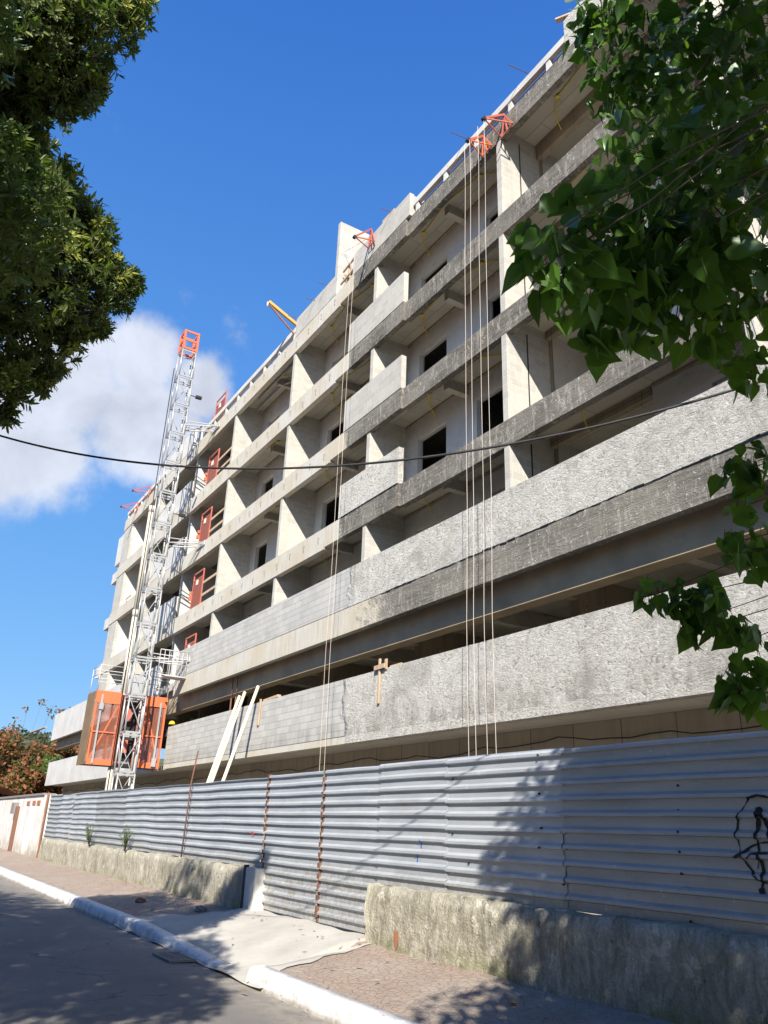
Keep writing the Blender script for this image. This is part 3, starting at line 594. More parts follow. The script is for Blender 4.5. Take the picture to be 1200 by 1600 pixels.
# timber brackets hooked over the lowest parapet, leaning pipes
hb = empty('timber_bracket', (-16.8, F-.06, 4.4), 'timber cross shaped bracket hooked over the lowest parapet', 'bracket')
MB().bar((-16.8, F-.05, 4.5), (-16.78, F-.05, 5.6), .06, .04).bar((-16.52, F-.03, 5.3), (-16.52, F-.03, 5.56), .09, .03).build('upright', M['timber'], hb)
MB().bar((-16.98, F-.085, 5.38), (-16.5, F-.085, 5.39), .03, .11).bar((-16.5, F+.1, 5.38), (-16.0, F+.1, 5.38), .05, .05).build('cross_piece', M['timber'], hb)
hb = empty('timber_bracket', (-24.1, F-.06, 4.5), 'weathered timber bracket beside the leaning pipes', 'bracket')
MB().bar((-24.15, F-.05, 4.6), (-24.08, F-.05, 5.42), .09, .04).build('upright', M['timber'], hb)
MB().bar((-24.1, F+.1, 5.38), (-23.0, F+.1, 5.42), .12, .07).build('cross_piece', M['timber'], hb)
for i, (xb, xt, zt_, l) in enumerate(((-24.6, -25.9, 5.72, 'left one of the two cream plastic pipes leaning together against the parapet'), (-24.4, -25.45, 5.8, 'right one of the two cream plastic pipes leaning together'), (-23.55, -24.35, 5.86, 'single cream plastic pipe leaning on the timber bracket'))):
    a = Vector((xb, 8.3+.02*i, .35)); b = Vector((xt, F-.07, zt_))
    n = MB(); n.path([a, a.lerp(b, .5), b], .055, 10); tag(n.build('plastic_pipe', M['pole']), l, 'pipe', 'cream pipes leaning on the parapet')
tag(MB().path([(-60+q*.45, 11.44-.03*math.sin(q), 3.34+.05*math.sin(q*.37)+.04*math.sin(q*1.13)+.02*math.sin(q*2.3)) for q in range(140)], .013, 6).build('power_cable', M['dark']), 'black wavy cable strung along the recessed ground floor wall', 'cable')
rp = empty('rebar_stake', (-16.9, 5.83, .95), 'thin rusty steel rod standing against the left metal fence', 'rod')
MB().path([(-16.95, 5.79, .97), (-16.9, 5.80, 2.4), (-16.87, 5.86, 3.05)], .016, 6).build('rod', M['rust'], rp)

# ------------------------------------------------------------------ corrugated fence
PITCH = .147
PROF = [(0, 0), (.084, 0), (.094, -.036), (.121, -.036), (.147, 0)]
def prof_y(z, z0):
    u = (z-z0) % PITCH
    for (a, ya), (b, yb) in zip(PROF, PROF[1:]):
        if a <= u <= b: return ya+(yb-ya)*(u-a)/(b-a)
    return 0
def sheet(x0, x1, z0, z1, y, wav=.0, seed=0, tilt=0.0):
    mb = MB(); zs = []; z = z0; r_ = random.Random(seed); ph = r_.uniform(0, 6)
    while z < z1-.001:
        for a, ya in PROF[:-1]:
            if z+a < z1: zs.append((z+a, ya))
        z += PITCH
    zs.append((z1, prof_y(z1, z0)))
    nx = max(2, int((x1-x0)/.22)); b = 0
    rows = []
    for i in range(nx+1):
        x = x0+(x1-x0)*i/nx; rows.append([])
        for zz, yy in zs:
            w = wav*(math.sin(x*1.9+ph+zz*.6)*.6+math.sin(x*4.3+ph*2+zz*2)*.4)
            edge = wav*1.6*math.exp(-min(x-x0, x1-x)/.15)*math.sin(zz*9+ph)
            rows[-1].append((x, y+yy-w*.6+tilt*(x-x0)-edge*.5, zz+w*.7))
    for i in range(nx+1):
        for p in rows[i]: mb.v.append(p)
    n = len(zs)
    for i in range(nx):
        for j in range(n-1):
            mb.f.append((i*n+j, (i+1)*n+j, (i+1)*n+j+1, i*n+j+1)); mb.m.append(0); mb.sm.append(False)
    return mb
def fence(name, loc, label, cat, panels, z0, z1):
    e = empty(name, loc, label, cat)
    for i, (a, b, y, w, mt) in enumerate(panels):
        o = sheet(a, b, z0+(rnd.uniform(-.012, .012)), z1+rnd.uniform(-.015, .02), y, w*.6, i*7+int(abs(a)*10)).build('metal_sheet', M[mt], e)
        md = o.modifiers.new('s', 'SOLIDIFY'); md.thickness = .003
    return e
FZ = 2.44
fl = fence('corrugated_fence', (-22, 5.9, .96), 'left run of dented galvanised corrugated fence on the long low wall', 'fence',
      [(-32.3, -30.2, 5.90, .016, 'zinc2'), (-30.3, -28.2, 5.893, .03, 'zinc'), (-28.25, -25.1, 5.90, .02, 'zinc'), (-25.2, -22.0, 5.893, .015, 'zinc2'), (-22.1, -19.3, 5.90, .022, 'zinc'), (-19.4, -16.9, 5.893, .014, 'zinc'), (-16.95, -13.2, 5.90, .012, 'zinc')], .96, 2.39)
for x in (-32.35, -28.2, -22.0): MB().box(x-.03, x+.03, 5.93, 5.99, .2, 2.4).build('fence_post', M['rust'], fl)
fg = fence('corrugated_gate', (-11.3, 5.9, .36), 'double gate of galvanised corrugated sheets with rusty edges down to the driveway', 'gate',
      [(-13.12, -11.17, 5.905, .007, 'zinc'), (-11.09, -9.5, 5.905, .009, 'zinc')], .365, 2.43)
def rusty(x, z0, z1):
    mb = MB(); z = z0
    while z < z1-.07:
        w = .018+rnd.random()*.02; dx = .012*math.sin(z*43)
        mb.box(x-w+dx, x+w+dx, 5.895+rnd.random()*.01-.03*(math.sin(z*43) > 0), 5.93, z, z+.068); z += .07
    return mb
rusty(-13.16, .9, 2.5).build('rusty_edge', M['rust'], fg); rusty(-11.13, .37, 2.36).build('rusty_edge', M['rust'], fg)
fr_ = fence('corrugated_fence', (-4, 5.9, .96), 'right run of galvanised corrugated fence, half in tree shade, with black spray paint', 'fence',
      [(-9.52, -8.0, 5.893, .006, 'zinc'), (-8.04, -6.05, 5.90, .004, 'zinc'), (-6.1, -2.0, 5.893, .005, 'zinc2'), (-2.05, 4.0, 5.90, .005, 'zinc2')], .965, FZ)
def ribbon(mb, pts, w, base=5.893, z0=.965):
    P = [Vector((x, 0, z)) for x, z in pts]; Q = []
    for a, b in zip(P, P[1:]):
        n = max(1, int((b-a).length/.012)); Q += [a.lerp(b, i/n) for i in range(n)]
    Q.append(P[-1]); prev = None
    for i, p in enumerate(Q):
        d = (Q[min(i+1, len(Q)-1)]-Q[max(i-1, 0)]).normalized(); nrm = Vector((-d.z, 0, d.x)); ww = w*(.75+.35*math.sin(i*.23)+.15*math.sin(i*.9))
        l, r_ = p+nrm*ww, p-nrm*ww
        def at(q): return (q.x, base+min(prof_y(q.z-.004, z0), prof_y(q.z+.004, z0))-.006, q.z)
        cur = (at(l), at(r_))
        if prev: mb.face([prev[0], prev[1], cur[1], cur[0]])
        prev = cur
g = MB()
for pts, w in (([(-3.856,1.94),(-3.932,1.953),(-4.032,1.934),(-4.103,1.852),(-4.155,1.77),(-4.177,1.664),(-4.167,1.567),(-4.132,1.473),(-4.076,1.406),(-4.028,1.354),(-3.956,1.329),(-3.85,1.36),(-3.75,1.46),(-3.69,1.6),(-3.70,1.76),(-3.77,1.89),(-3.856,1.94)], .009),
    ([(-3.951,1.864),(-3.975,1.747),(-4.003,1.628),(-4.001,1.526),(-3.988,1.434),(-3.991,1.357),(-4.042,1.27)], .014), ([(-3.947,1.86),(-3.921,1.788),(-3.897,1.693),(-3.87,1.55),(-3.85,1.42)], .016),
    ([(-4.212,1.497),(-4.153,1.528),(-4.067,1.586),(-3.987,1.612),(-3.908,1.622),(-3.76,1.6)], .012), ([(-3.989,1.779),(-4.006,1.667),(-4.013,1.51),(-4.035,1.431)], .007), ([(-3.921,1.544),(-4.056,1.535),(-4.1,1.498)], .008),
    ([(-3.965,1.87),(-3.955,1.80)], .028), ([(-4.05,1.275),(-4.0,1.285)], .02)): ribbon(g, pts, w)
g.build('spray_mark', M['blackhole'], fr_)
g = MB(); ribbon(g, [(-8.519,1.519),(-8.53,1.425)], .012); ribbon(g, [(-8.60,1.351),(-8.607,1.266)], .012); g.build('paint_mark', M['bluepaint'], fr_)
g = MB(); ribbon(g, [(-13.64,1.47),(-13.57,1.50)], .022, 5.885, .96); g.build('paint_mark', M['redpaint'], fl)
g = MB()
for x, z in ((-4.69,2.046),(-4.709,1.847),(-4.711,1.677),(-4.712,1.524),(-4.714,1.359),(-4.698,1.009),(-6.419,2.009),(-6.382,1.681),(-6.378,2.385),(-6.127,1.185),(-6.41,1.5),(-7.9,2.2),(-7.9,1.6),(-7.6,1.3)):
    g.path([(x, 5.893+prof_y(z, .965)-.012, z), (x, 5.9, z)], .010, 8)
g.build('screw', M['blackhole'], fr_)
g = MB(); ribbon(g, [(-6.1,1.66),(-6.085,1.5),(-6.10,1.47),(-6.078,1.394),(-6.08,1.25),(-6.07,1.172),(-6.065,1.1),(-6.075,.99)], .006); g.build('split_seam', M['blackhole'], fr_)

# ------------------------------------------------------------------ low walls
def rough_wall(name, x0, x1, y0, y1, z0, z1, label, cat='wall', mat='lowwall', seed=1):
    r_ = random.Random(seed); nx = int((x1-x0)/.14); nz = 8; mb = MB()
    def jit(x, z): return .010*math.sin(x*5+z*7+seed)+.008*math.sin(x*13+1)+r_.uniform(-.004, .004)
    G = []
    for i in range(nx+1):
        x = x0+(x1-x0)*i/nx; col = []
        for k in range(nz+1):
            z = z0+(z1-z0)*k/nz; ed = .03 if k == nz else 0
            xx = x+(.015*math.sin(z*17) if i in (0, nx) else 0)
            col.append((xx, y0+jit(x, z)+ed, z+(.012*math.sin(x*2.3)+.008*math.sin(x*9) if k == nz else 0)))
        zt2 = col[-1][2]
        col.append((x, y0+(y1-y0)*.5, zt2+.012)); col.append((x, y1, zt2-.01)); col.append((x, y1, z0)); G.append(col)
    n = len(G[0])
    for c in G: mb.v += c
    for i in range(nx):
        for k in range(n-1): mb.f.append((i*n+k, (i+1)*n+k, (i+1)*n+k+1, i*n+k+1)); mb.m.append(0); mb.sm.append(True)
    mb.f.append(tuple(range(n))[::-1]); mb.m.append(0); mb.sm.append(False)
    mb.f.append(tuple(nx*n+k for k in range(n))); mb.m.append(0); mb.sm.append(False)
    o = mb.build(name, M[mat]); tag(o, label, cat); return o
rough_wall('low_wall', -9.5, 4.0, 5.72, 6.05, .0, .965, 'mossy low wall under the fence with graffiti, nearest the camera', seed=3)
rough_wall('low_wall', -31.9, -13.52, 5.74, 6.05, .0, .95, 'long peeling low wall left of the driveway gate', seed=5)
ep = tag(MB().box(-13.42, -13.02, 5.72, 6.0, .1, .965).build('wall_end_block', M['plaster'], None, .012), 'smooth pale concrete end block between the low wall and the gate', 'post')
tag(MB().box(-13.50, -13.43, 5.715, 5.78, .15, 1.0).build('steel_angle', M['dark']), 'thin dark steel angle at the end of the long low wall', 'post')
g = MB()
for k in range(14):
    a = 2*math.pi*k/14; b = 2*math.pi*(k+1)/14
    g.face([(-8.75, 5.698, .44), (-8.75+.055*math.cos(a), 5.70, .44+(.10+.03*math.sin(3*a))*math.sin(a)), (-8.75+.055*math.cos(b), 5.70, .44+(.10+.03*math.sin(3*b))*math.sin(b))])
hole = g.build('exposed_brick', M['soil']); hole.parent = bpy.data.objects['low_wall']
# old whitewashed wall at the far left with a pipe and a post
ww = empty('whitewashed_wall', (-40, 5.95, 0), 'old peeling whitewashed wall at the far left of the pavement', 'wall')
MB().box(-62, -32.6, 5.86, 6.2, 0, 2.42).build('wall', M['white'], ww)
MB().box(-62, -33.4, 5.8, 6.25, 2.424, 2.5).build('coping', M['stone'], ww)
for xq in (-36.9, -35.6, -34.6): MB().box(xq, xq+.6, 5.835, 5.858, 2.08, 2.24).build('brick_patch', M['soil'], ww)
MB().bar((-38.6, 5.78, .3), (-38.6, 5.78, 2.05), .14, .14).build('rusty_pipe', M['rust'], ww)
MB().box(-35.9, -35.3, 5.72, 5.858, .3, 2.0).build('pilaster', M['white'], ww)
MB().box(-39.6, -38.9, 5.66, 5.858, 1.75, 2.2).build('meter_box', M['stone'], ww)
MB().box(-32.58, -32.53, 5.8, 5.85, .3, 2.5).build('end_post', M['timber2'], ww)

# ------------------------------------------------------------------ ground
def sheetgrid(name, x0, x1, y0, y1, nx, ny, zf, mat):
    mb = MB()
    for i in range(nx+1):
        for k in range(ny+1):
            x = x0+(x1-x0)*i/nx; y = y0+(y1-y0)*k/ny; mb.v.append((x, y, zf(x, y)))
    for i in range(nx):
        for k in range(ny):
            a = i*(ny+1)+k; mb.f.append((a, a+ny+1, a+ny+2, a+1)); mb.m.append(0); mb.sm.append(True)
    return structure(mb.build(name, mat))
sheetgrid('ground', -400, 400, -300, 700, 8, 8, lambda x, y: -.03, M['stone'])
sheetgrid('road', -200, 60, -2.2, 4.15, 260, 12, lambda x, y: .01+.012*math.sin(x*.7+y)-(.015 if y > 3.9 else 0), M['asphalt'])
def kerb_h(x):
    if x > -9.25: return .15
    if x > -10.2: return .035
    if x > -13.6: return .035+.115*max(0, (-10.2-x))/3.4
    return .15
def pz(x, y):
    t = (y-4.3)/1.45; top = .34 if -13.4 < x < -9.5 else .30
    return kerb_h(x)+.0+(top-kerb_h(x))*max(0, min(1, t))+.012*math.sin(x*3.1+y*2)*(t > .05)+.006*math.sin(x*9+y*7)
sheetgrid('pavement', -200, 60, 4.24, 5.9, 1600, 10, pz, M['pave'])
# driveway concrete with an uneven edge lies 8 mm above the pavement
mb = MB(); nx, ny = 60, 14
for i in range(nx+1):
    for k in range(ny+1):
        y = 4.0+1.92*k/ny; t = k/ny
        xa = -14.6+1.3*t+.12*math.sin(y*9); xb = -8.75-.65*t+.06*math.sin(y*11)
        x = xa+(xb-xa)*i/nx
        mb.v.append((x, y, (pz(x, y)+.012) if y > 4.25 else .022+.012*math.sin(x*5)+max(0, y-4.1)*.2))
for i in range(nx):
    for k in range(ny):
        a = i*(ny+1)+k; mb.f.append((a, a+ny+1, a+ny+2, a+1)); mb.m.append(0); mb.sm.append(True)
structure(mb.build('driveway', M['ramp']))
def kerb(x0, x1, seed):
    mb = MB(); r_ = random.Random(seed); n = max(2, int((x1-x0)/.12)); b = 0; prof_n = 6
    for i in range(n+1):
        x = x0+(x1-x0)*i/n; h = kerb_h(x)+.012; j = r_.uniform(-.006, .006)+.008*math.sin(x*2)
        joint = .035 if (abs((x*1.0) % 1.0-.5) < .07) else 0
        for y, z in ((4.04+j, -.02), (4.055+j+joint*.4, h*.55), (4.075+j, h-.02), (4.11+j, h-joint*.5), (4.25, h+.004), (4.26, .0)): mb.v.append((x, y, z))
    for i in range(n):
        for k in range(5): a = i*6+k; mb.f.append((a, a+6, a+7, a+1)); mb.m.append(0); mb.sm.append(True)
    mb.f.append((5,4,3,2,1,0)); mb.m.append(0); mb.sm.append(False); mb.f.append(tuple(n*6+k for k in range(6))); mb.m.append(0); mb.sm.append(False)
    return structure(mb.build('kerb', M['kerb']))
kerb(-120, -10.15, 2); kerb(-9.2, 30, 4)
sheetgrid('near_pavement', -200, 60, -6.5, -2.25, 130, 4, lambda x, y: .14, M['pave'])
tag(MB().box(-200, 60, -2.35, -2.2, 0, .15).build('kerb', M['kerb']), 'x', 'y')
o = bpy.data.objects['kerb.002']; structure(o); del o['label']; del o['category']
# drain grate in the gutter
dg = empty('drain_grate', (-11.0, 3.8, .02), 'dark iron drain grate in the gutter before the driveway', 'grate')
gy = 3.82; mb = MB().box(-11.35, -10.65, gy-.17, gy-.14, .02, .045).box(-11.35, -10.65, gy+.14, gy+.17, .02, .045).box(-11.35, -11.32, gy-.14, gy+.14, .02, .045).box(-10.68, -10.65, gy-.14, gy+.14, .02, .045)
mb.build('frame', M['stone'], dg)
mb = MB()
for q in range(11): mb.box(-11.30+q*.057, -11.275+q*.057, gy-.14, gy+.14, .022, .042)
mb.box(-11.32, -10.68, gy-.012, gy+.012, .024, .044); mb.build('grating', M['stone'], dg)
MB().box(-11.32, -10.68, gy-.14, gy+.14, .008, .016).build('pit_shade', M['blackhole'], dg)  # flat black sheet standing in for the shade below the bars
# rubble on the pavement
def rock(name, c, r, label, mat='stone', flat=.5, seed=0, n=10):
    r_ = random.Random(seed); mb = MB(); rings = 5; vs = []
    for a in range(rings+1):
        th = math.pi*a/rings
        for k in range(n):
            ph = 2*math.pi*k/n; q = r*(1+r_.uniform(-.28, .28)); vs.append((c[0]+q*math.sin(th)*math.cos(ph), c[1]+.6*q*math.sin(th)*math.sin(ph), c[2]+q*flat*math.cos(th)))
    mb.v = vs
    for a in range(rings):
        for k in range(n): mb.f.append((a*n+k, (a+1)*n+k, (a+1)*n+(k+1) % n, a*n+(k+1) % n)); mb.m.append(0); mb.sm.append(False)
    return tag(mb.build(name, M[mat]), label, 'rubble', 'lumps of rubble on the pavement')
rock('rubble', (-14.2, 5.3, .27), .17, 'flat dark grey lump in front of the end of the long low wall', flat=.3, seed=1)
rock('rubble', (-16.3, 4.9, .24), .16, 'reddish brown lump at the edge of the driveway concrete', 'rust', flat=.3, seed=2)
rock('rubble', (-14.9, 4.7, .20), .05, 'tiny dark stone near the driveway edge', flat=.5, seed=3)
rock('rubble', (-6.1, 5.2, .27), .05, 'small dark chip on the pavement before the nearest wall', 'ply', flat=.35, seed=5)

# fallen leaves and grit on the pavement and gutter
fm = MB(); rf = random.Random(77)
for q in range(240):
    x = rf.uniform(-26, -3); y = rf.choice([rf.uniform(4.3, 5.7), rf.uniform(5.45, 5.7), rf.uniform(3.7, 4.02)])
    z = (pz(x, y) if y > 4.2 else .03)+.018; a = rf.uniform(0, 6.28); l = rf.uniform(.012, .045)
    leaf = [(x+l*math.cos(a+t_)*k_, y+l*math.sin(a+t_)*k_, z+rf.uniform(0, .012)) for t_, k_ in ((0, 1), (1.2, .5), (3.1, .9), (4.6, .45))]
    fm.face(leaf, 0 if rf.random() < .6 else 1)
o = fm.build('fallen_leaves', [M['ply'], M['stone']]); o['kind'] = 'stuff'; o['label'] = 'dry fallen leaves and grit scattered on the pavement'; o['category'] = 'litter'
# weeds growing from the top of the long wall
def weed(x, h, label, seed):
    r_ = random.Random(seed); w = empty('weed', (x, 5.72, .93), label, 'plant', 'weeds growing on the low wall'); st = MB(); lf = MB()
    for q in range(16):
        dx = r_.uniform(-.28, .28); dy = r_.uniform(-.16, .03); hh = h*r_.uniform(.5, 1)
        pts = [(x+.03*dx, 5.72, .93), (x+dx*.5, 5.72+dy*.6, .93+hh*.55), (x+dx, 5.72+dy, .93+hh)]
        st.path(pts, [.006, .004, .002], 4)
        for u in range(22):
            t = r_.uniform(.25, 1); p = Vector(pts[1]).lerp(Vector(pts[2]), (t-.5)*2) if t > .5 else Vector(pts[0]).lerp(Vector(pts[1]), t*2)
            d = Vector((r_.uniform(-1, 1), r_.uniform(-1, 1), r_.uniform(-.2, .8))).normalized()*r_.uniform(.04, .075); s_ = d.cross(Vector((r_.uniform(-1, 1), r_.uniform(-1, 1), 1))).normalized()*.011
            lf.face([p, p+d*.5+s_, p+d, p+d*.5-s_])
    st.build('stem', M['bark'], w); lf.build('leaves', M['weed'], w)
weed(-24.6, .62, 'scruffy green weed on the low wall, left of the two', 3)
weed(-20.9, .60, 'scruffy green weed on the low wall, right of the two', 4)

# ------------------------------------------------------------------ overhead cable
def cable_pt(s): return (-9.1+6.02*s, .41+4.87*s, 5.6-.6*s-4*.57*s*(1-s))
tag(MB().path([cable_pt(-.25+1.7*q/80) for q in range(81)], .0115, 8).build('overhead_cable', M['dark']), 'black overhead cable sagging across the whole view', 'cable')

# unseen terrace, added behind the photographer only to shut off the low sky
oh = empty('sky_blocker_terrace', (-10, -9, 0), 'unseen plain painted terrace added behind the photographer to block the low sky', 'house')
MB().box(-70, 40, -16, -9, 0, 7.2).build('wall', M['wallpaint'], oh)
MB().prism([(-16.5, 7.2), (-8.5, 7.2), (-12.5, 9.0)], -70.5, 40.5).build('roof', M['tile'], oh)
for q in range(18): MB().box(-67+q*6, -65.4+q*6, -9, -8.95, 1.0 if q % 3 else .14, 2.6).build('window', M['glass'], oh); MB().box(-67+q*6, -65.4+q*6, -9, -8.95, 4.3, 5.8).build('window', M['glass'], oh)

# ------------------------------------------------------------------ trees
def leaf_heart(mb, p, tip, nrm, L, W, curl, r_):
    tip = tip.normalized(); side = tip.cross(nrm).normalized(); nrm = side.cross(tip).normalized()
    prof = [(0, 0, 0), (-.10, .30, .04), (.12, .50, .08), (.38, .46, .08), (.62, .28, .05), (.82, .11, .02)]
    def P(a, s_): l, w, h = a; return p+tip*(l*L)+side*(s_*w*W)+nrm*(h*L*1.3-curl*L*l*l)
    rb = [P((l, 0, .012), 0) for l in (.0, .38, .82)]; e0 = len(mb.v)
    mb.v += [tuple(rb[0]+side*L*.014), tuple(rb[0]-side*L*.014), tuple(rb[1]-side*L*.010), tuple(rb[1]+side*L*.010), tuple(rb[2])]
    mb.f += [(e0, e0+1, e0+2, e0+3), (e0+3, e0+2, e0+4)]; mb.m += [1, 1]; mb.sm += [False, False]
    b = len(mb.v); mid = [P((l, 0, 0), 0) for l in (0, .12, .38, .62, .82, 1.0)]
    mb.v += [tuple(q) for q in mid]
    for s_ in (1, -1):
        e = len(mb.v); mb.v += [tuple(P(a, s_)) for a in prof[1:]]
        F_ = [(b, e, e+1, b+1), (b+1, e+1, e+2, b+2), (b+2, e+2, e+3, b+3), (b+3, e+3, e+4, b+4), (b+4, e+4, b+5)]
        for f in F_: mb.f.append(f if s_ > 0 else tuple(reversed(f))); mb.m.append(0); mb.sm.append(True)
def leaf_lance(mb, p, tip, nrm, L, W, m=0):
    tip = tip.normalized(); side = tip.cross(nrm).normalized(); nrm = side.cross(tip)
    b = len(mb.v); mb.v += [tuple(q) for q in (p, p+tip*L*.35+side*W-nrm*L*.02, p+tip*L*.75+side*W*.8-nrm*L*.06, p+tip*L-nrm*L*.14, p+tip*L*.75-side*W*.8-nrm*L*.06, p+tip*L*.35-side*W-nrm*L*.02)]
    mb.f += [(b, b+1, b+2, b+3), (b, b+3, b+4, b+5)]; mb.m += [m, m]; mb.sm += [False, False]
def in_ball(r_, c, r):
    while 1:
        v = Vector((r_.uniform(-1, 1), r_.uniform(-1, 1), r_.uniform(-1, 1)))
        if v.length < 1: return Vector(c)+v*r
RB = [(-1.48,1.43,3.35,0.07,7),(-1.5,1.55,3.38,0.13,18),(-1.4,1.55,3.46,0.12,14),(-1.54,1.6,3.3,0.1,12),(-1.53,1.81,3.44,0.2,44),(-1.64,1.86,3.3,0.1,14),(-1.45,1.91,3.57,0.27,75),(-1.54,1.99,3.41,0.17,40),(-1.43,2.15,3.5,0.27,80),(-1.37,2.33,3.49,0.22,50),(-1.36,2.04,3.81,0.3,90),(-1.27,2.28,3.78,0.4,110),(-1.76,2.4,4.56,0.28,60),(-1.94,2.58,5.42,0.25,50),(-1.98,2.44,5.75,0.2,36),(-1.85,2.69,5.65,0.42,120),(-1.72,3.01,5.74,0.55,190),(-1.56,3.33,5.69,0.6,170),(-1.71,2.87,5.05,0.45,150),(-1.48,3.0,4.76,0.5,130),(-1.53,2.7,3.43,0.16,22),(-1.87,2.94,3.11,0.07,8),(-1.78,2.98,3.15,0.1,14),(-1.87,3.01,2.98,0.1,14),(-1.98,3.0,2.83,0.06,7),(-1.94,3.16,2.82,0.12,18),(-2.41,3.0,2.69,0.09,14),(-2.29,3.1,2.68,0.12,24),(-2.22,3.18,2.59,0.14,28),(-2.33,3.12,2.51,0.08,10),(-2.13,3.27,2.46,0.12,18),(-2.19,3.27,2.3,0.1,16),(-2.23,3.26,2.2,0.05,6),(-2.14,3.32,2.24,0.1,12)]
RX = [(-.3,3.2,5.2,.9,420),(.6,2.6,6.0,1.3,900),(.9,3.6,5.0,1.2,600),(1.3,2.4,4.6,1.2,500),(.2,2.9,6.6,1.1,600),(2.2,3.2,6.2,1.6,700),(.3,4.0,4.2,.9,300),(1.6,1.8,6.9,1.5,700),(-.2,2.2,4.6,.7,220),(.2,3.6,3.5,.5,120),(.6,.8,5.0,.9,420),(1.7,.2,5.9,1.3,600),(.1,1.5,5.3,.7,260),(1.5,1.2,4.4,.9,350),(2.6,1.6,5.6,1.2,400),(-.9,2.6,5.9,.6,260)]
rr = random.Random(11)
trR = empty('street_tree', (1.3, 4.75, .15), 'near street tree with large dark heart shaped leaves on the right', 'tree')
crown = MB(); br = MB()
TR = Vector((1.3, 4.75, .15)); fork = Vector((1.15, 4.4, 2.6))
br.path([TR, TR+Vector((.03, -.02, .6)), TR+Vector((-.02, -.12, 1.5)), fork], [.24, .19, .17, .15], 12)
for bi_, (x, y, z, r, n) in enumerate(RB+RX):
    c = Vector((x, y, z)); big = bi_ >= len(RB)
    # limb from the fork to the cluster, arching from the right-hand side
    hub = Vector((.2, 3.2, 5.4)) if z > 4.4 else (Vector((-.25, 2.5, 3.95)) if z > 3.2 else Vector((.2, 4.2, 3.1)))
    mid = hub.lerp(c, .5)+Vector((rr.uniform(-.1, .1), rr.uniform(-.1, .1), .12))
    mid2 = hub.lerp(c, .75)+Vector((rr.uniform(-.12, .12), rr.uniform(-.12, .12), rr.uniform(-.05, .18)))
    br.path([hub, mid, mid2, c], [.004 if not big else .045, .0035 if not big else .03, .003 if not big else .015, .002], 6)
    if c is not None and big: pass
    for q in range(int(n*(1.55 if not big else 2.6))):
        p = in_ball(rr, c, r)
        far = z > 4.4 and True
        L = rr.choice([rr.uniform(.045, .085), rr.uniform(.07, .125)])*(1.0 if not big else 1.25)
        out = (p-c); tip = Vector((rr.uniform(-.8, .8), rr.uniform(-.8, .8), -1.0+rr.uniform(-.2, .7)))+out*.6/r*.5
        nrm = Vector((rr.uniform(-1, 1)-.2, rr.uniform(-1, 1)-.4, rr.uniform(-.2, 1)))
        leaf_heart(crown, p, tip, nrm, L, L*.88, rr.uniform(-.05, .25), rr)
        if not big and q % 2 == 0:
            a = p-tip.normalized()*.0; b_ = p+(c-p)*.35+Vector((0, 0, .05)); br.path([a, b_], .0016, 3, caps=False)
br.path([fork, Vector((.85, 4.3, 3.7)), Vector((.6, 4.3, 4.7)), Vector((.7, 3.6, 6.0))], [.13, .1, .07, .03], 10)
br.path([fork-Vector((0, 0, .3)), Vector((.8, 4.35, 2.9)), Vector((.2, 4.2, 3.1))], [.09, .06, .04], 8)
br.path([(.6, 4.3, 4.7), (.25, 3.3, 4.4), (-.25, 2.5, 3.95)], [.05, .04, .025], 8); crown.build('crown', [M['leafR'], M['vein']], trR); br.build('trunk', M['bark'], trR)
print('right leaves', len(crown.f))

LB = [(-5.39,-0.23,7.51,0.62,240),(-5.34,-0.39,7.55,0.6,160),(-5.18,0.15,7.7,0.42,110),(-5.06,0.4,7.91,0.22,40),(-5.62,-0.1,7.29,0.38,110),(-5.56,0.19,7.35,0.26,50),(-5.49,0.32,7.41,0.12,14),(-5.71,-0.31,7.19,0.45,90),(-5.96,-0.18,6.94,0.24,44),(-5.93,-0.01,6.98,0.1,12),(-6.09,-0.07,6.48,0.5,150),(-5.99,0.15,6.59,0.32,80),(-6.15,0.32,6.38,0.42,120),(-6.16,0.54,6.36,0.3,70),(-6.43,0.18,6.02,0.72,240),(-6.35,0.58,6.09,0.46,130),(-6.49,0.93,6.19,0.24,44),(-6.42,1.02,6.26,0.14,18),(-6.72,0.26,5.56,0.5,120),(-6.6,0.64,5.71,0.22,40),(-6.53,0.84,5.78,0.16,24),(-6.73,0.27,5.11,0.26,44),(-6.71,0.53,5.13,0.12,14),(-6.63,0.57,5.26,0.1,12),(-6.87,0.32,4.84,0.12,12)]
LX = [(-8.2,-1.6,6.4,1.7,520),(-6.2,-2.0,6.6,1.8,560),(-4.2,-1.9,6.4,1.4,420),(-2.8,-2.3,6.2,1.2,330),(-10.2,-3.2,6.6,1.5,480),(-12.2,-3.8,6.6,1.5,420),(-3.6,-1.0,5.6,.8,200),(-2.2,-1.4,5.4,.7,170),(-4.9,-.2,5.3,.55,110),(-7.2,-1.0,7.6,1.3,330),(-9.4,-.9,6.4,.9,220),(-4.6,-1.2,5.4,.8,180),(-8.0,-3.4,6.5,1.8,420),(-5.0,-3.4,6.5,1.8,420),(-11.0,-3.6,6.6,1.8,380),(-2.0,-3.2,5.9,1.2,260)]
trL = empty('street_tree', (-7.4, -3.1, .14), 'dense street tree with small narrow leaves at the upper left', 'tree')
cr = MB(); br = MB(); hub = Vector((-7.0, -2.6, 4.2))
br.path([(-7.4, -3.1, .14), (-7.35, -3.05, 1.2), (-7.2, -2.9, 2.8), hub], [.28, .22, .19, .15], 12)
sun_d = Vector((1.5, -1, 1.27)).normalized()
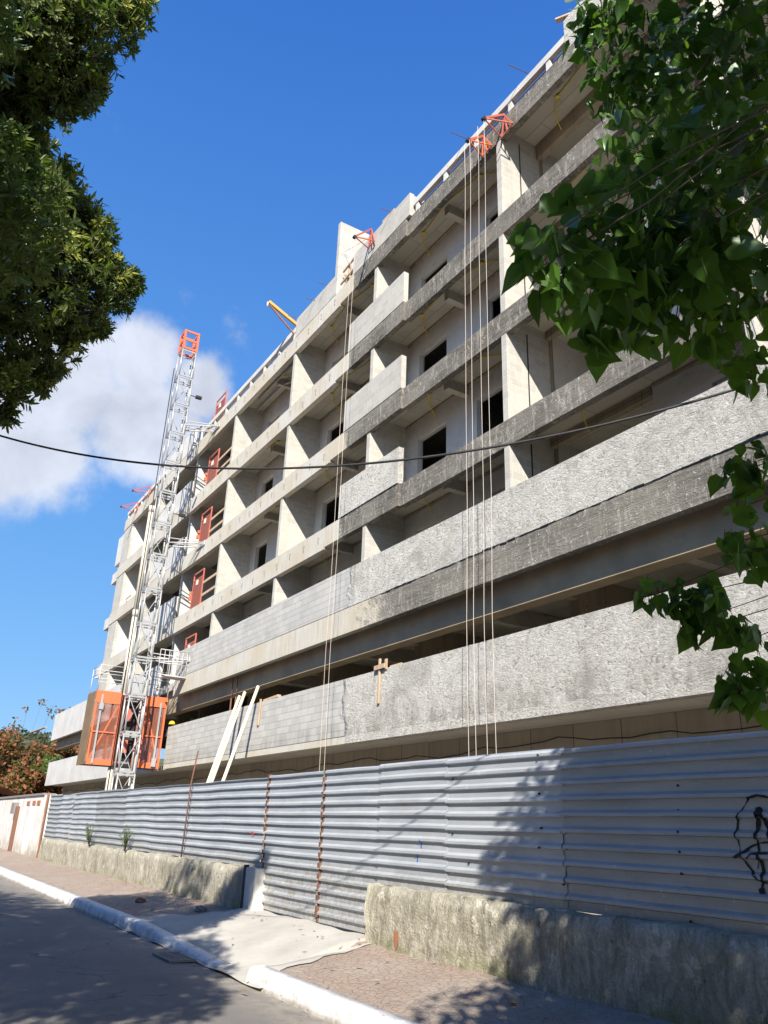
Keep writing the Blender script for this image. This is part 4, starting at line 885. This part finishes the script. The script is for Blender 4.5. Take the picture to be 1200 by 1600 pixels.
for bi, (x, y, z, r, n) in enumerate(LB+LX):
    c = Vector((x, y, z)); big = bi >= len(LB)
    mid = hub.lerp(c, .55)+Vector((0, 0, .35)); br.path([hub, mid, c], [.07, .035, .008], 6)
    for q in range(int(n*(2.1 if not big else 4.2))):
        p = in_ball(rr, c, r*(1+.12*rr.random())); ax = ((p-c)/r+Vector((rr.uniform(-.6, .6), rr.uniform(-.6, .6), rr.uniform(-.5, .7)))).normalized()
        a = ax.orthogonal().normalized(); b_ = ax.cross(a); nl = 11 if not big else 9; s = rr.uniform(.8, 1.2)*(1 if not big else 1.15)
        sunlit = (not big) and (p-c).dot(Vector((.55, .5, .65))) > .45*r and rr.random() < .7  # sunlit edge painted in: yellow leaves on each clump's upper right
        if not big: br.path([p-ax*.16, p+ax*.02], .004, 3, caps=False)
        for k in range(nl):
            t = 2.4*k+rr.random()*.5; d = ax*(rr.uniform(.25, 1.0))+(a*math.cos(t)+b_*math.sin(t))*.85
            leaf_lance(cr, p-ax*rr.uniform(0, .07)*s, d, ax+Vector((0, 0, .3)), rr.uniform(.055, .095)*s, .0115*s*rr.uniform(.8, 1.2), 1 if sunlit else 0)
print('left faces', len(cr.f))
cr.build('crown', [M['leafL'], M['leafSun']], trL); br.build('trunk', M['bark'], trL)

# reddening tree beyond the left end, shrubs, hill and houses
def broad_tree(name, base, blobs, mat, label, L=.22, trunk=.3, flat=False, seed=1, cat='tree', group=None):
    r_ = random.Random(seed); e = empty(name, base, label, cat, group); m_ = MB(); b_ = MB(); bs = Vector(base); h = Vector((base[0], base[1], base[2]+trunk*6))
    b_.path([bs, bs.lerp(h, .5)+Vector((.1, 0, 0)), h], [trunk*.6, trunk*.45, trunk*.35], 8)
    for (x, y, z, r, n) in blobs:
        c = Vector((x, y, z)); b_.path([h, h.lerp(c, .5)+Vector((0, 0, .3)), c], [trunk*.25*min(1, r*1.1)**2, trunk*.14*min(1, r*1.1)**2, trunk*.03], 5)
        for q in range(n):
            p = in_ball(r_, c, r); d = Vector((r_.uniform(-1, 1), r_.uniform(-1, 1), r_.uniform(-.8, .5))).normalized(); nn = Vector((r_.uniform(-1, 1), r_.uniform(-1, 1), r_.uniform(0, 1)))
            l = L*r_.uniform(.6, 1.2); leaf_lance(m_, p, d, nn, l, l*.28)
    m_.build('crown', mat, e); b_.build('trunk', M['bark'], e); return e
r2 = random.Random(5)
def jb(cx, cy, cz, sx, sy, sz, k, r, n): return [(cx+r2.uniform(-sx, sx), cy+r2.uniform(-sy, sy), cz+r2.uniform(-sz, sz), r*r2.uniform(.6, 1.2), n) for _ in range(k)]
bl = jb(-67, 10.8, 5.35, 2.2, 3.8, 1.7, 50, .9, 300)+jb(-67, 10.6, 3.4, 2.6, 3.8, 1.0, 26, 1.0, 240)
bl += [(-66.5, 11.0, 9.4, .5, 26), (-66.3, 11.9, 9.0, .6, 40), (-66.2, 10.2, 9.9, .35, 14), (-66.8, 9.3, 9.3, .3, 9), (-66, 12.6, 9.2, .6, 40), (-66.6, 8.6, 8.2, .45, 22), (-66.5, 6.5, 7.3, .5, 30), (-66.4, 5.3, 7.0, .5, 26)]
broad_tree('almond_tree', (-67.5, 9.2, 0), bl, M['leafA'], 'broad tree with leaves turning red beyond the far left end of the building', .30, .3, seed=8)
broad_tree('shrub', (-72, 12.5, 0), jb(-72, 13, 4.2, 2, 2, 1.6, 12, 1.4, 150), M['weed'], 'dark green bushy tree behind the reddening tree', .3, .25, seed=9)
broad_tree('shrub', (-63, 11.5, 4), jb(-62.5, 11.5, 5.4, 1.0, .6, .6, 5, .5, 60), M['weed'], 'bright green plant showing between the two parapets at the far left', .35, .06, seed=10, cat='plant')
MBs = MB(); 
bank = structure(sheetgrid('bank', -140, -61.5, 6.3, 14, 40, 8, lambda x, y: 3.0+.4*math.sin(x*.5+y)+.3*math.sin(x*1.7)-(3.0 if y < 6.6 else 0), M['soil']))
def hz(x, y):
    d = -x-150; h = 31*(1-math.exp(-max(0, d)/120))*math.exp(-((y-40)/260)**2)
    return -1+max(0, h)+2.2*math.sin(x*.09+y*.05)*(d > 10)+1.5*math.sin(x*.21+y*.17)*(d > 10)
structure(sheetgrid('hill', -620, -140, -220, 420, 90, 110, hz, M['hill']))
hl = MB(); r3 = random.Random(21)
cnt = 0
for q in range(2600):
    x = r3.uniform(-430, -190); y = x*r3.uniform(-.24, -.02); z = hz(x, y)
    w = r3.uniform(2, 4.5)
    for u in range(26):
        p = in_ball(r3, (x, y, z+w*.6), w*.8); d = Vector((r3.uniform(-1, 1), r3.uniform(-1, 1), r3.uniform(-.2, 1))).normalized(); leaf_lance(hl, p, d, Vector((r3.uniform(-1, 1), r3.uniform(-1, 1), 1)), r3.uniform(1.0, 1.9), .5)
o = hl.build('hill_scrub', M['hillleaf']); o['kind'] = 'stuff'; o['label'] = 'grey green scrub and trees covering the distant hill'; o['category'] = 'scrub'
def house(x, y, w, d, h, ang, label):
    z = hz(x, y)+1.5; e = empty('hill_house', (x, y, z), label, 'house', 'houses on the hill')
    MB().box(x-d/2, x+d/2, y-w/2, y+w/2, z-4, z+h).build('wall', M['wallpaint'], e)
    r = MB(); o_ = .8
    r.prism([(y-w/2-o_, z+h), (y+w/2+o_, z+h), (y, z+h+w*.22)], x-d/2-o_, x+d/2+o_); r.build('roof', M['tile'], e)
    wn = MB()
    for k in range(3): wn.box(x+d/2, x+d/2+.1, y-w/2+w*(k+.6)/3.4, y-w/2+w*(k+1.1)/3.4, z+h*.3, z+h*.75)
    wn.build('window', M['glass'], e)
house(-300, 66, 15, 10, 4.5, 0, 'white house with red tiled roof on the distant hilltop')
house(-330, 36, 9, 8, 4, 0, 'small house with tiled roof peeking over the hill at the far left edge')

# ------------------------------------------------------------------ camera, sun, sky
cam = bpy.data.cameras.new('camera'); co = bpy.data.objects.new('camera', cam); COL.objects.link(co)
rv, uv_, fw = Vector((0.53108692, 0.8466413, 0.03384075)), Vector((0.30179951, -0.22633224, 0.92611596)), Vector((-0.79174727, 0.48163495, 0.37571802))
m = Matrix.Identity(4)
for i in range(3): m[i][0] = rv[i]; m[i][1] = uv_[i]; m[i][2] = -fw[i]; m[i][3] = (0, 0, 1.6)[i]
co.matrix_world = m; cam.sensor_fit = 'HORIZONTAL'; cam.sensor_width = 36; cam.lens = 36*1229/1200; cam.clip_end = 3000; cam.clip_start = .05
S.camera = co
el = math.asin(sun_d.z); az = math.atan2(sun_d.x, sun_d.y)
sl = bpy.data.lights.new('sun', 'SUN'); sl.energy = 5.0; sl.angle = R(.55); sl.color = (1.0, .935, .83)
so = bpy.data.objects.new('sun', sl); COL.objects.link(so); so.rotation_euler = sun_d.to_track_quat('Z', 'Y').to_euler(); so.location = (20, -20, 30)
w = bpy.data.worlds.new('World'); S.world = w; w.use_nodes = True; nt = w.node_tree
for n in list(nt.nodes): nt.nodes.remove(n)
def wn(typ, **k):
    nd = nt.nodes.new('ShaderNode'+typ)
    for a, b in k.items(): setattr(nd, a, b)
    return nd
out = wn('OutputWorld'); bg = wn('Background'); sky = wn('TexSky'); sky.sky_type = 'NISHITA'; sky.sun_disc = False; sky.sun_elevation = el; sky.sun_rotation = az
sky.air_density = 1.0; sky.dust_density = .35; sky.ozone_density = 1.6; sky.altitude = 0
bg.inputs[1].default_value = .135
hs = wn('HueSaturation'); hs.inputs['Saturation'].default_value = 1.12; hs.inputs['Value'].default_value = 1.0; nt.links.new(sky.outputs[0], hs.inputs['Color'])
tc = wn('TexCoord'); L_ = nt.links.new
def mth(op, a, b=None, clamp=False):
    nd = wn('Math', operation=op); nd.use_clamp = clamp
    for i, v in ((0, a), (1, b)):
        if v is None: continue
        if hasattr(v, 'type') and not isinstance(v, (int, float)): L_(v, nd.inputs[i])
        else: nd.inputs[i].default_value = v
    return nd.outputs[0]
def blob(d, wid):                            # soft round patch of cloud about a direction
    nd = wn('VectorMath', operation='DISTANCE'); L_(tc.outputs['Generated'], nd.inputs[0]); nd.inputs[1].default_value = Vector(d).normalized()
    mr = wn('MapRange', interpolation_type='SMOOTHSTEP'); L_(nd.outputs['Value'], mr.inputs[0]); mr.inputs[1].default_value = wid; mr.inputs[2].default_value = wid*.15; return mr.outputs[0]
def noise(s, d=8, r=.55):
    nd = wn('TexNoise'); L_(tc.outputs['Generated'], nd.inputs['Vector']); nd.inputs['Scale'].default_value = s; nd.inputs['Detail'].default_value = d; nd.inputs['Roughness'].default_value = r; nd.inputs['Distortion'].default_value = .25; return nd.outputs['Fac']
msk = None
for d, wd in (((-.871,.090,.475), .13), ((-.838,.165,.505), .085), ((-.86,.19,.44), .12), ((-.915,.07,.395), .12), ((-.83,.235,.49), .07), ((-.93,-.02,.40), .16), ((-.95,-.15,.35), .2)):
    b_ = blob(d, wd); msk = b_ if msk is None else mth('MAXIMUM', msk, b_)
nz = mth('ADD', mth('MULTIPLY', noise(6.5), .6), mth('MULTIPLY', noise(24, 10, .62), .4))
cl = wn('MapRange', interpolation_type='SMOOTHSTEP'); L_(mth('ADD', msk, mth('MULTIPLY', mth('SUBTRACT', nz, .5), 1.9)), cl.inputs[0]); cl.inputs[1].default_value = .2; cl.inputs[2].default_value = .82
shade = wn('MapRange'); L_(noise(9, 6), shade.inputs[0]); shade.inputs[1].default_value = .35; shade.inputs[2].default_value = .65; shade.inputs[3].default_value = 2.5; shade.inputs[4].default_value = 3.4
cc = wn('CombineColor'); L_(mth('MULTIPLY', shade.outputs[0], .93), cc.inputs[0]); L_(mth('MULTIPLY', shade.outputs[0], .98), cc.inputs[1]); L_(mth('MULTIPLY', shade.outputs[0], 1.1), cc.inputs[2])
sepz = wn('SeparateXYZ'); L_(tc.outputs['Generated'], sepz.inputs[0]); gr = wn('ValToRGB'); L_(sepz.outputs[2], gr.inputs[0])
cr_ = gr.color_ramp; cr_.elements[0].position = 0.0; cr_.elements[0].color = (.75, 1.7, 3.0, 1); cr_.elements[1].position = .9; cr_.elements[1].color = (.08, .5, 2.15, 1)
for p_, c_ in ((.25, (.50, 1.42, 3.0, 1)), (.5, (.33, 1.12, 2.9, 1)), (.7, (.20, .82, 2.55, 1))):
    e_ = cr_.elements.new(p_); e_.color = c_
sm_ = wn('Mix', data_type='RGBA'); sm_.inputs[0].default_value = .88; L_(hs.outputs[0], sm_.inputs[6]); L_(gr.outputs[0], sm_.inputs[7])
mx_ = wn('Mix', data_type='RGBA'); L_(mth('MULTIPLY', cl.outputs[0], .9), mx_.inputs[0]); L_(sm_.outputs[2], mx_.inputs[6]); L_(cc.outputs[0], mx_.inputs[7])
L_(mx_.outputs[2], bg.inputs[0]); L_(bg.outputs[0], out.inputs[0])
S.view_settings.view_transform = 'Standard'; S.view_settings.look = 'None'; S.view_settings.exposure = 1.05; S.view_settings.gamma = 1
S.render.engine = 'CYCLES'; S.render.resolution_x = 768; S.render.resolution_y = 1024
S.cycles.max_bounces = 6; S.cycles.transparent_max_bounces = 8
